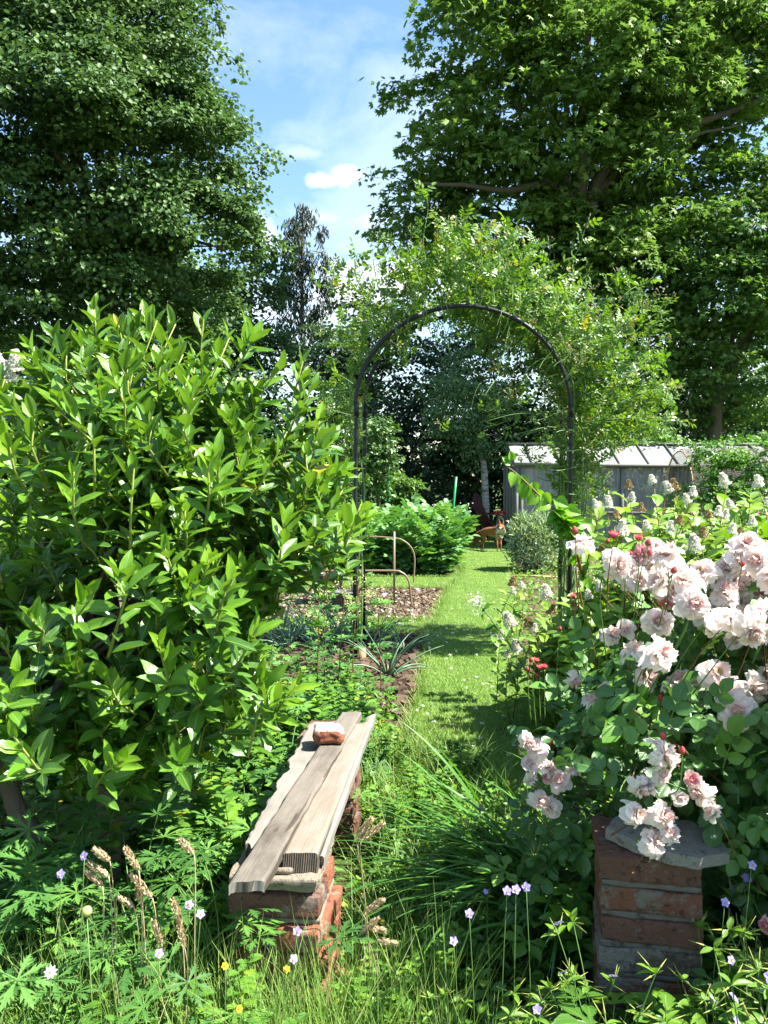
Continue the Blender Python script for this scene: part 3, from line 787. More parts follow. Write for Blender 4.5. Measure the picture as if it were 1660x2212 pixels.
# birch with leaning pale trunk
def birch():
    D = 18.5; base = Vector((at(1050, 1100, D).x, D, 0)); e = empty('birch_tree', base, 'small tree with pale crooked trunk seen through the arch', 'tree')
    g = Geo(); P = [base] + [at(x, y, D) for x, y in [(1050, 1100), (1049, 1060), (1047, 1020), (1045, 1000), (1038, 975), (1036, 940), (1030, 880)]]
    g.tube([p - base for p in P], [.085, .085, .08, .075, .07, .06, .045, .03], 9); g.build('trunk', MAT['birchbark'], e)
    bl = [(c - base, r) for c, r in [blob(1010, 870, 85, D, -.4), blob(970, 900, 55, D), blob(1075, 880, 65, D), blob(1020, 800, 60, D), blob(1000, 940, 50, D), blob(1080, 940, 40, D), blob(950, 850, 40, D)]]
    br = Geo()
    for c, r in bl:
        p = limb(br, P[-2] - base, c, .03, .012, 6, .15, 5)
        for k in range(5): limb(br, p[3], np.array(tuple(c)) + rdir(1)[0] * r[0] * .8, .012, .004, 5, .15, 4)
    br.build('branches', MAT['bark'], e)
    g = Geo(); crown_leaves(g, bl, T_leaf, .065, .75, .26, 38, .75, droop=1.1, up=.2, spread=.5); g.build('crown', MAT['birch'], e)
birch()
def small_tree(name, label, px, D, spec, leafm, leaf, rc, per, dens, r0=.03, cat='tree', basepx=None, **kw):
    base = Vector((at(basepx or px, 1100, D).x, D, 0)); bl = [blob(*s, D) for s in spec]
    zmin = min(c.z - r[2] for c, r in bl)
    return tree(name, label, cat, base, (base.x + .03, D, max(.3, zmin + .25)), bl, r0, 'twig', leafm, leaf, .6, T_leaf, rc, per, dens, limbs=4, **kw)
small_tree('sapling', 'little fruit sapling with curling leaves behind the potatoes', 868, 14.6, [(866, 1045, 22), (850, 1062, 18), (890, 1066, 20), (880, 1080, 16), (858, 1082, 14)], 'lightleaf', .075, .13, 30, 1.0, .02)
small_tree('apple_tree', 'pale leafed young tree left of the arch leg', 815, 13.5, [(800, 930, 34), (815, 965, 40), (790, 990, 38), (830, 1010, 26), (770, 950, 30), (770, 1040, 40), (800, 1060, 26)], 'birch', .07, .2, 38, 1.0, .035)
small_tree('apple_tree', 'pale leafed young tree behind the right end of the left shrub', 735, 12.5, [(730, 960, 42), (720, 900, 38), (745, 1030, 45), (700, 1020, 50), (740, 860, 30)], 'lightleaf', .06, .2, 38, .9, .035)
for px, lab in [(835, 'low dark bush at the back between sapling and dark tree'), (935, 'low dark bush at the back right of the sapling'), (1010, 'low dark bush at the back beside the birch trunk')]:
    hedge('low_shrub', lab, 19.5, [(px, 1110, 45), (px + 30, 1125, 36), (px - 35, 1120, 36)], 'darkleaf', .07, .25, 45, .9, cat='shrub', r0=.03)

# ================================================================== POLES, PIPES, ARCH
def rod(name, pts, r, m, label, cat, group=None, sides=10):
    base = Vector(pts[0]); g = Geo(); g.tube([Vector(p) - base for p in pts], r, sides)
    o = g.build(name, MAT[m], loc=base); return tag(o, label, cat, group)
rod('green_stake', [Vector((at(979, 1100, 15.4).x, 15.4, 0)), at(979, 1104, 15.4), at(986, 1030, 15.4)], .024, 'greenpole', 'leaning green stake between sapling and birch', 'stake')
rod('green_stake', [Vector((at(838, 1100, 15.4).x, 15.4, 0)), at(843, 1005, 15.4)], .028, 'greenpole', 'upright green stake left of the sapling', 'stake')
rod('sapling_post', [Vector((at(876, 1100, 14.4).x, 14.4, 0)), at(876, 1090, 14.4)], .035, 'cane', 'short wooden post beside the sapling', 'post')

def hoop_pts(cx, hw, y, zs, ztop, n=48, foot=0.0, wob=0.01):
    P = [Vector((cx - hw, y, foot)), Vector((cx - hw - .005, y, zs * .5)), Vector((cx - hw + wob, y, zs))]
    for k in range(1, n):
        a = math.pi * (1 - k / n)
        P.append(Vector((cx + hw * math.cos(a), y, zs + (ztop - zs) * math.sin(a))))
    P += [Vector((cx + hw, y, zs)), Vector((cx + hw, y, zs * .5)), Vector((cx + hw, y, foot))]
    return P
ARCH = empty('garden_arch', (.553, 5.9, 0), 'tall black tubular garden arch over the grass path', 'garden arch')
def arch():
    e = ARCH; o = e.location
    for (cx, hw, y, zs, zt) in [(.553, .755, 5.69, 1.80, 2.52), (.60, .755, 6.20, 1.84, 2.56)]:
        g = Geo(); P = hoop_pts(cx, hw, y, zs, zt)
        # smooth knee positions
        g.tube([p - o for p in P], .0155, 12)
        for p in (P[2], P[-3], P[len(P) // 2 - 7], P[len(P) // 2 + 8]):   # joint sleeves
            i = P.index(p); d = (P[i + 1] - P[i - 1]).normalized() * .05
            g.tube([p - d - o, p + d - o], .0185, 12)
        g.build('hoop', MAT['black'], e)
    for a in (math.pi * .5, math.pi * .25, math.pi * .75):
        c, s = math.cos(a), math.sin(a)
        g = Geo(); g.tube([Vector((.553 + .755 * c, 5.69, 1.80 + .72 * s)) - o, Vector((.60 + .755 * c, 6.20, 1.84 + .72 * s)) - o], .007, 8); g.build('crossbar', MAT['black'], e)
    for z in (.5, 1.0, 1.5):
        for s in (-1, 1):
            g = Geo(); g.tube([Vector((.553 + s * .755, 5.69, z)) - o, Vector((.60 + s * .755, 6.20, z)) - o], .007, 8); g.build('crossbar', MAT['black'], e)
    g = Geo(); g.box(Vector((.553 - .755 + .05, 5.66, .03)) - o, (.05, .03, .20), 0, rnd=.4); g.build('foot_peg', MAT['cane'], e)
arch()

def curve_pts(P, n=6):
    P = [Vector(p) for p in P]; Q = []
    for i in range(len(P) - 1):
        p0 = P[max(i - 1, 0)]; p1 = P[i]; p2 = P[i + 1]; p3 = P[min(i + 2, len(P) - 1)]
        for k in range(n):
            t = k / n
            Q.append(.5 * ((2 * p1) + (-p0 + p2) * t + (2 * p0 - 5 * p1 + 4 * p2 - p3) * t * t + (-p0 + 3 * p1 - 3 * p2 + p3) * t ** 3))
    Q.append(P[-1]); return Q

# climbing rose over the arch
def climbing_rose():
    base = Vector((1.42, 5.95, 0)); e = empty('climbing_rose', base, 'yellow green climbing rose smothering the black arch', 'climbing rose')
    st = Geo(); lf = Geo(); hp = Geo(); LP = []; LD = []
    def cane(P, r0=.010, r1=.003, dens=26, n=7):
        Q = curve_pts([Vector(p) - base for p in P], n); st.tube(Q, np.linspace(r0, r1, len(Q)), 5)
        return Q
    def along(Q, k, side=.05):
        for _ in range(k):
            i = random.randrange(len(Q) - 1); p = Q[i].lerp(Q[i + 1], random.random()); d = (Q[i + 1] - Q[i]).normalized()
            LP.append(p + Vector(rdir(1)[0] * .012)); v = Vector(rdir(1)[0]); v = (v - d * v.dot(d)); LD.append((v.normalized() + d * .5 + Vector((0, 0, .15))))
    hoop = hoop_pts(.575, .78, 5.95, 1.82, 2.56, 30)
    # main canes up the right side and over the arch
    for k in range(13):
        off = lambda s=.09: Vector((random.uniform(-s, s), random.uniform(-.28, .28), random.uniform(-.02, s)))
        P = [Vector((1.33 + random.uniform(-.05, .15), 5.95 + random.uniform(-.3, .3), 0))]
        P += [Vector((1.36 + random.uniform(-.08, .12), 5.95 + random.uniform(-.25, .25), z)) for z in (.6, 1.2)]
        rev = hoop[::-1]; last = random.randint(12, 33)
        P += [p + off() for p in rev[3:last:4]]
        Q = cane(P, .0065, .003); along(Q[len(Q) // 5:], 75)
    for k in range(3):
        P = [Vector((-.2 + random.uniform(-.06, .06), 5.95 + random.uniform(-.2, .2), z)) for z in (0, .7, 1.3)] + [p + Vector((random.uniform(-.08, .05), random.uniform(-.2, .2), 0)) for p in hoop[3:14:4]]
        Q = cane(P, .008, .003); along(Q, 34)
    # side shoots: (start px, end px) band spec: region list (px,py,spread,count,len)
    shoots = []
    def shoot(p, d, L, nl=9):
        p = Vector(p); d = Vector(d).normalized(); P = [p]
        for i in range(4):
            d = (d + Vector(rdir(1)[0]) * .28 + Vector((0, 0, -.02))).normalized(); P.append(P[-1] + d * L / 4)
        Q = [q - base for q in curve_pts(P, 3)]
        st.tube(Q, np.linspace(.0035, .0015, len(Q)), 4)
        for k in range(nl):
            i = int((k + .5) / nl * (len(Q) - 1)); dd = (Q[i + 1] - Q[i]).normalized(); v = Vector(rdir(1)[0]); v = v - dd * v.dot(dd)
            LP.append(Q[i]); LD.append(v.normalized() + dd * .55 + Vector((0, 0, .2)))
        if random.random() < .55:   # spent flower sprays / hips
            for k in range(8):
                t = Q[-1] + Vector(rdir(1)[0]) * .045 + Vector((0, 0, .02)); st.tube([Q[-1], t], [.0012, .0012], 3)
                hp.inst(T_small, [t] * 3, rdir(3), rdir(3), .012, .007)
    spec = [(880, 600, 60, 50, 26), (1000, 560, 60, 50, 34), (1100, 575, 60, 50, 36), (1180, 640, 60, 60, 36), (1250, 700, 55, 55, 36), (1300, 780, 60, 60, 38), (1340, 850, 45, 46, 34), (1230, 820, 40, 60, 30),
            (1290, 900, 60, 45, 30), (1250, 970, 34, 60, 34), (1245, 1060, 22, 50, 22), (790, 620, 40, 40, 10), (740, 720, 30, 40, 12), (730, 800, 28, 50, 9), (760, 880, 20, 40, 6), (820, 700, 30, 40, 14), (900, 680, 50, 24, 16), (1000, 650, 60, 26, 26),
            (1150, 900, 60, 50, 18), (1120, 850, 60, 40, 12), (1200, 730, 40, 40, 22), (1370, 880, 36, 34, 20), (1350, 720, 40, 40, 14), (940, 540, 50, 30, 14), (1060, 520, 60, 24, 14), (1190, 940, 26, 30, 12), (1100, 700, 50, 26, 14)]
    cen = at(1000, 900, 5.95)
    for (px, py, sx, sy, n) in spec:
        for k in range(int(n * .95)):
            p = at(random.gauss(px, sx), random.gauss(py, sy * .8), random.uniform(5.55, 6.7))
            d = (p - cen); d.y = random.uniform(-.6, .4); d.normalize(); d = d + Vector((0, 0, .35))
            shoot(p - d * .16, d, random.uniform(.16, .38), random.randint(6, 10))
    for pts in [[(925, 600), (915, 520), (925, 450), (918, 410)], [(800, 640), (770, 600), (770, 560), (775, 545)], [(990, 560), (1000, 500), (1010, 470)], [(1300, 680), (1330, 620), (1350, 600)], [(1090, 560), (1110, 500)], [(1380, 830), (1420, 850), (1450, 875)], [(1380, 780), (1430, 770)], [(740, 640), (720, 590), (735, 560)]]:
        P = [at(x, y, 6.0) for x, y in pts]; Q = cane(P, .004, .002); along(Q, 22)
    P_ = np.array([tuple(p) for p in LP]); D_ = np.array([tuple(p) for p in LD])
    w = P_ + np.array(tuple(base)); rr = np.where(w[:, 2] > 1.82, np.hypot(w[:, 0] - .575, (w[:, 2] - 1.82) * 1.05), np.abs(w[:, 0] - .575))
    inside = rr < .70; right = (w[:, 0] > .85) & (w[:, 2] > 1.45)
    k = ~((w[:, 1] < 5.76) & (rr < .86)) & ~(inside & ~right & (rng.random(len(w)) < np.where(w[:, 2] > 2.1, .45, .85))) & ~(inside & right & ((w[:, 1] < 6.1) | (rng.random(len(w)) < .35)))
    P_, D_ = P_[k], D_[k]; n = len(P_)
    zn = unit(np.array([.25, -.35, .8]) + rng.normal(size=(n, 3)) * .55)
    L = rng.uniform(.07, .13, n); lf.inst(T_roseleaf_lo, P_, D_, zn, L, L)
    lf.build('foliage', MAT['climber'], e); st.build('canes', MAT['stem'], e); hp.build('spent_flowers', MAT['tan'], e)
climbing_rose()

# bent brown pipes of the cage frame in the mulched bed
def pipe_z(px, py, y): return at(px, py, y)
yb = 8.1
P = [at(520, 1236, yb), at(620, 1234, yb), at(760, 1233, yb), at(850, 1233, yb), at(866, 1236, yb), at(878, 1245, yb), at(885, 1262, yb), at(888, 1290, yb), Vector((at(891, 1340, yb).x, yb, 0.0))]
P = [Vector((at(500, 1300, yb).x, yb, 0)), at(500, 1260, yb)] + P
rod('bent_pipe', curve_pts(P, 4), .011, 'pipe', 'nearer of the two bent brown pipes over the bed', 'pipe')
yb = 10.0
P = [Vector((at(742, 1300, yb).x - .9, yb, 0)), at(600, 1190, yb), at(640, 1160, yb), at(760, 1158, yb), at(850, 1162, yb), at(875, 1170, yb), at(890, 1185, yb), at(896, 1205, yb), at(895, 1240, yb), Vector((at(893, 1260, yb).x, yb, 0))]
rod('bent_pipe', curve_pts(P, 4), .010, 'pipe', 'farther bent pipe in front of the potatoes', 'pipe')
for (px, pt, y, lab) in [(852, 1148, 8.12, 'tall upright brown post crossing the nearer bent pipe'), (706, 1180, 8.12, 'upright brown post by the black bucket')]:
    rod('pipe_post', [Vector((at(px, 1300, y).x, y, 0)), at(px, 1240, y), at(px, pt, y)], .012, 'pipe', lab, 'post')
for (px, pb, pt, y, lab) in [(676, 1240, 1170, 8.35, 'thin bamboo cane at the left of the black bucket'), (724, 1240, 1165, 8.4, 'thin bamboo cane standing in the back of the bucket'), (729, 1240, 1168, 8.3, 'thin bamboo cane at the right of the bucket')]:
    rod('bamboo_cane', [at(px, pb + 30, y), at(px, pt, y)], .006, 'cane', lab, 'cane')
rod('edging_pole', [at(1105, 1246, 10.6), at(1150, 1244, 10.6), at(1210, 1247, 10.6)], .012, 'cane', 'thin pole lying along the bed edge by the silvery shrub', 'pole')

def lathe(g, prof, n=24, mi=0):
    V = []; U = []
    for (r, z) in prof:
        for k in range(n):
            a = 2 * math.pi * k / n; V.append((r * math.cos(a), r * math.sin(a), z)); U.append((k / n, z))
    m = len(prof); q = []
    for i in range(m - 1):
        for k in range(n): q += [i * n + k, i * n + (k + 1) % n, (i + 1) * n + (k + 1) % n, (i + 1) * n + k]
    g.add(V, q, [4] * ((m - 1) * n), U, .5, mi)
g = Geo(); lathe(g, [(.001, .01), (.115, .01), (.13, .05), (.165, .30), (.178, .30), (.18, .325), (.165, .33), (.15, .30), (.12, .25), (.001, .25)])
bk = at(708, 1290, 8.35); e = empty('plastic_bucket', (bk.x, 8.35, .03), 'large black plastic plant pot holding bamboo canes', 'pot'); g.build('body', MAT['pot'], e)
g = Geo(); lathe(g, [(.001, .246), (.14, .256), (.146, .26)]); g.build('compost', MAT['soil'], e)
g = Geo(); lathe(g, [(.001, .01), (.075, .01), (.10, .02), (.115, .19), (.122, .19), (.122, .21), (.108, .21), (.095, .05), (.001, .05)], 20)
e = empty('watering_can', (at(742, 1290, 7.8).x, 7.8, .03), 'small dark handled pot standing before the large bucket', 'watering can'); g.build('body', MAT['pot'], e)
g = Geo(); g.tube(curve_pts([(.09, 0, .20), (.07, 0, .31), (0, 0, .33), (-.06, 0, .25), (-.1, 0, .2)], 5), .008, 8); g.build('handle', MAT['pot'], e)
g = Geo(); g.tube([(-.10, 0, .05), (-.16, 0, .16), (-.19, 0, .25)], [.018, .013, .012], 8); g.build('spout', MAT['pot'], e)

# ================================================================== GREENHOUSE
def greenhouse():
    yF = 15.0; x0 = at(1117, 1000, yF).x; x1 = at(1500, 1000, yF).x + 1.6; ze = at(0, 1001, yF).z; yR = yF + .75; zr = at(0, 962, yR).z
    yB = yR + .75; o = Vector((x0, yF, 0)); e = empty('greenhouse', o, 'old low greenhouse with grey felted roof at the far right', 'greenhouse')
    # roof
    bR = MB('grey_roof_sheet'); co = bR.coord('Object'); n1 = bR.noise(co, 3, 8, .7); n2 = bR.noise(bR.coord('Object', (1, 6, 6)), 8, 5)
    roofm = bR.out(bR.bsdf(bR.mix(n2, bR.ramp(n1, [(.3, (.17, .18, .175)), (.6, (.25, .26, .25)), (.8, (.33, .34, .33))]), (.22, .23, .22)), .55, .4, n2, .4, .02))
    bW = MB('cloudy_plastic'); co = bW.coord('Object', (9, 9, .6)); n1 = bW.noise(co, 2, 5, .6); n2 = bW.noise(bW.coord('Object'), 3, 5)
    col = bW.ramp(n1, [(.25, (.21, .22, .225)), (.5, (.33, .345, .35)), (.78, (.50, .52, .54))])
    pb = bW.bsdf(col, .25, .6); trn = bW.n('ShaderNodeBsdfTransparent'); trn.inputs[0].default_value = (.85, .9, .92, 1)
    wallm = bW.out(mixsh(bW, bW.math('ADD', .25, bW.math('MULTIPLY', n2, .35)), pb, trn))
    wood = plain('grey_weathered_frame', (.22, .215, .20), .8, n1=(.12, .115, .105), ns=12)
    lead = plain('dark_lead_strip', (.07, .075, .07), .6, n1=(.12, .12, .11))
    L = x1 - x0
    def sag(t): return -.05 * math.sin(t * math.pi) ** 2
    g = Geo(); V = []; nx, ny = 40, 7
    for i in range(nx):
        for j in range(ny):
            t = i / (nx - 1); s = j / (ny - 1); V.append((L * t - .04, -.06 + s * (.81), ze + (zr - ze) * s + sag(t) * (1 - s) + .01 * math.sin(i * 1.7)))
    g.grid(np.array(V), nx, ny, np.array(V)[:, :2]); V = [(v[0], 1.5 - v[1], v[2]) for v in V]; g.grid(np.array(V), nx, ny, np.array(V)[:, :2])
    roof = g.build('roof', roofm, e)
    for k in range(1, 10):
        t = (k - .5) / 9; g = Geo(); x = L * t
        P = [(x, -.075, ze + .012 + sag(t)), (x, -.02, ze + .035 + sag(t)), (x, .74, zr + .022)]
        g.tube([Vector(p) for p in P], [.022, .022, .018], 6); g.build('glazing_bar', lead, roof)
    g = Geo(); g.box((L / 2 - .02, .75, zr + .03), (L + .1, .09, .03)); g.build('ridge', wood, roof)
    # fascia / gutter
    g = Geo(); g.tube([(-.06, -.07, ze - .01), (L * .35, -.07, ze - .035), (L * .6, -.07, ze - .05), (L + .05, -.07, ze - .01)], .03, 8); g.build('gutter', wood, e)
    # frame
    g = Geo()
    for x in (0, .09, L * .2, L * .4, L * .6, L * .8, L): g.box((x, 0, ze / 2 - .02), (.055, .055, ze - .06))
    for z in (.06, .72, ze - .06): g.box((L / 2, -.004, z), (L, .045, .045))
    for y in (.4, .75, 1.1, 1.5): g.box((0, y, ze / 2 - .02), (.05, .05, ze - .06 + (.25 if y == .75 else 0)))
    g.box((0, .375, (ze + zr) / 2 - .02), (.045, .86, .05), tilt=Vector((0, 0, 0)) and None)
    g.build('frame', wood, e)
    # corrugated clear sheets
    g = Geo(); V = []; n = 260
    for i in range(n):
        x = L * i / (n - 1)
        for z in (.05, ze * .5, ze - .05): V.append((x, .03 + .009 * math.sin(x * 82), z))
    g.grid(np.array(V), n, 3); g.build('glazing', wallm, e)
    g = Geo(); V = []
    for i in range(60):
        y = 1.5 * i / 59
        top = ze + (zr - ze) * (1 - abs(y - .75) / .75) - .03
        for z in (.05, top): V.append((.02 + .008 * math.sin(y * 82), y, z))
    g.grid(np.array(V), 60, 2); g.build('gable_glazing', wallm, e)
    g = Geo(); V = [(L * i / 20, 1.5, z) for i in range(21) for z in (.05, ze)]; g.grid(np.array(V), 21, 2); g.build('rear_wall', wallm, e)
    # vine on top
    v = empty('roof_vine', o + Vector((1.7, 1.0, zr)), 'leafy green vine spreading along the greenhouse ridge', 'vine')
    g = Geo(); n = 3400; x = rng.uniform(-.9, 3.6, n); h = .10 + .09 * np.sin(x * 2.1) + .06 * np.sin(x * 5.3)
    pos = np.stack([x, rng.normal(.12, .22, n), np.abs(rng.normal(0, 1, n)) * h * .8 + .01], 1)
    g.inst(T_leaf, pos, unit(rdir(n) + [0, -.3, .2]), unit(rdir(n) * .6 + [.1, -.3, .9]), rng.uniform(.05, .10, n), .07); g.build('foliage', MAT['ivy'], v)
    g = Geo(); 
    for k in range(6): g.tube(curve_pts([(-.8 + k * .7, .1, .02), (-.4 + k * .7, .0, .06), (.0 + k * .7, .12, .03)], 3), .008, 5)
    g.build('stems', MAT['twig'], v)
    # things seen through the wall: shelf with pots
    s = empty('staging', o + Vector((.5, .8, 0)), 'slatted staging shelf dimly seen inside the greenhouse', 'shelf')
    g = Geo(); g.box((.9, 0, .75), (2.2, .4, .03)); g.build('top', wood, s)
    for x in (0, 1.9):
        for y in (-.15, .15):
            g = Geo(); g.box((x, y, .37), (.04, .04, .74)); g.build('leg', wood, s)
    for k, (x, m, c) in enumerate([(.35, 'blue', 'blue'), (.75, 'greenpole', 'green'), (1.2, 'redcush', 'red'), (1.6, 'pot', 'black')]):
        g = Geo(); lathe(g, [(.001, 0), (.07, 0), (.10, .2), (.11, .2), (.11, .22), (.095, .22), (.08, .16), (.001, .16)], 16)
        tag(g.build('flower_pot', MAT[m], loc=o + Vector((.5 + x, .8, .766))), c + ' plant pot on the shelf inside the greenhouse', 'pot')
greenhouse()

# netting cage right of the greenhouse
def net_cage():
    o = Vector((at(1500, 1040, 13.5).x, 13.5, 0)); e = empty('fruit_cage', o, 'low cage of dark netting over hoops at right edge', 'net cage')
    b = MB('dark_netting'); co = b.coord('UV', (60, 60, 1)); sp = b.n('ShaderNodeSeparateXYZ'); b.l(co, sp.inputs[0])
    fx = b.math('LESS_THAN', b.math('FRACT', sp.outputs[0]), .22); fy = b.math('LESS_THAN', b.math('FRACT', sp.outputs[1]), .22)
    pb = b.bsdf((.09, .075, .06), .8); tr = b.n('ShaderNodeBsdfTransparent'); nm = b.out(mixsh(b, b.math('MAXIMUM', fx, fy), tr, pb))
    g = Geo(); V = []; U = []
    for i in range(30):
        for j in range(20):
            a = math.pi * j / 19; x = i / 29 * 3.2; r = .75
            V.append((x, .7 - r * math.cos(a), 1.85 * math.sin(a) ** .5 * (1 + .03 * math.sin(x * 5 + j)))); U.append((x, j * .1))
    g.grid(np.array(V), 30, 20, np.array(U)); g.build('netting', nm, e)
    for x in (0, 1.1, 2.2, 3.2):
        g = Geo(); g.tube([(x, .7 - .74 * math.cos(math.pi * j / 15), 1.83 * math.sin(math.pi * j / 15) ** .5) for j in range(16)], .012, 6); g.build('hoop', MAT['cane'], e)
net_cage()
rod('fence_post', [Vector((at(1462, 1040, 16).x, 16.8, 0)), at(1462, 955, 16.8)], .06, 'twig', 'grey wooden post beyond the greenhouse end', 'post')
hedge('bramble_bush', 'bright leafy bush covering the right end of the greenhouse', 12.5, [(1545, 1010, 48), (1600, 1030, 55), (1510, 1050, 38), (1650, 1000, 50), (1580, 1080, 60)], 'ivy', .06, .2, 46, 1.0, r0=.03, cat='shrub')

# garden chair, stool, bag
def adirondack():
    o = Vector((at(1075, 1100, 17.4).x, 17.4, .045)); e = empty('garden_chair', o, 'dark red slatted garden chair in the shade at the far end', 'chair'); e.rotation_euler = (0, 0, R(62))
    for k in range(7):
        g = Geo(); x = (k - 3) * .07; h = .72 - .02 * (k - 3) ** 2
        g.tube([(x, .22, .28), (x * 1.15, .50, .28 + h)], .026, 4); g.build('back_slat', MAT['redchair'], e)
    g = Geo()
    for k in range(6): g.box((0, -.25 + k * .09, .36 - k * .016), (.52, .075, .018))
    g.build('seat', MAT['redchair'], e)
    for s in (-1, 1):
        g = Geo(); g.box((s * .29, -.02, .56), (.12, .70, .02)); g.build('arm', MAT['redchair'], e)
        g = Geo(); g.box((s * .27, -.30, .28), (.03, .08, .55)); g.build('leg', MAT['redchair'], e)
        g = Geo(); g.box((s * .27, .35, .16), (.03, .08, .32)); g.build('leg', MAT['redchair'], e)
    g = Geo(); g.box((0, .40, .66), (.5, .03, .05)); g.box((0, .28, .32), (.5, .03, .05)); g.build('rail', MAT['redchair'], e)
adirondack()
o = Vector((at(1087, 1107, 16.6).x, 16.6, .045)); zt = at(1087, 1107, 16.6).z
e = empty('stool', o, 'stool with red round seat before the garden chair', 'stool')
g = Geo(); lathe(g, [(.001, zt - .06), (.17, zt - .06), (.19, zt - .04), (.18, zt - .015), (.001, zt)], 20); g.build('seat', MAT['redcush'], e)
for k in range(4):
    a = math.pi / 4 + k * math.pi / 2; g = Geo(); g.tube([(.12 * math.cos(a), .12 * math.sin(a), zt - .06), (.2 * math.cos(a), .2 * math.sin(a), -.01)], .017, 6); g.build('leg', MAT['cane'], e)
g = Geo(); n, m_ = 14, 16; V = []
for i in range(n):
    for j in range(m_ + 1):
        a = 2 * math.pi * j / m_; t = i / (n - 1); r = .17 * math.sin(math.pi * min(t * .93 + .07, 1)) ** .6 * (1 + .14 * math.sin(a * 5 + t * 7))
        V.append((r * math.cos(a), r * math.sin(a), .36 * t + .01))
g.grid(np.array(V), n, m_ + 1)
bag = g.build('cloth_bag', MAT['blue'], loc=Vector((at(1083, 1130, 16.0).x, 16.0, .045))); tag(bag, 'blue bag with white top beside the stool', 'bag')
g = Geo(); V = []
for i in range(8):
    for j in range(13):
        a = 2 * math.pi * j / 12; t = i / 7; r = .12 * math.cos(t * 1.5) * (1 + .15 * math.sin(a * 3 + t * 9)) + .002
        V.append((r * math.cos(a), r * math.sin(a), .31 + .11 * math.sin(t * 1.5)))
g.grid(np.array(V), 8, 13); g.build('top', MAT['whitecloth'], bag)

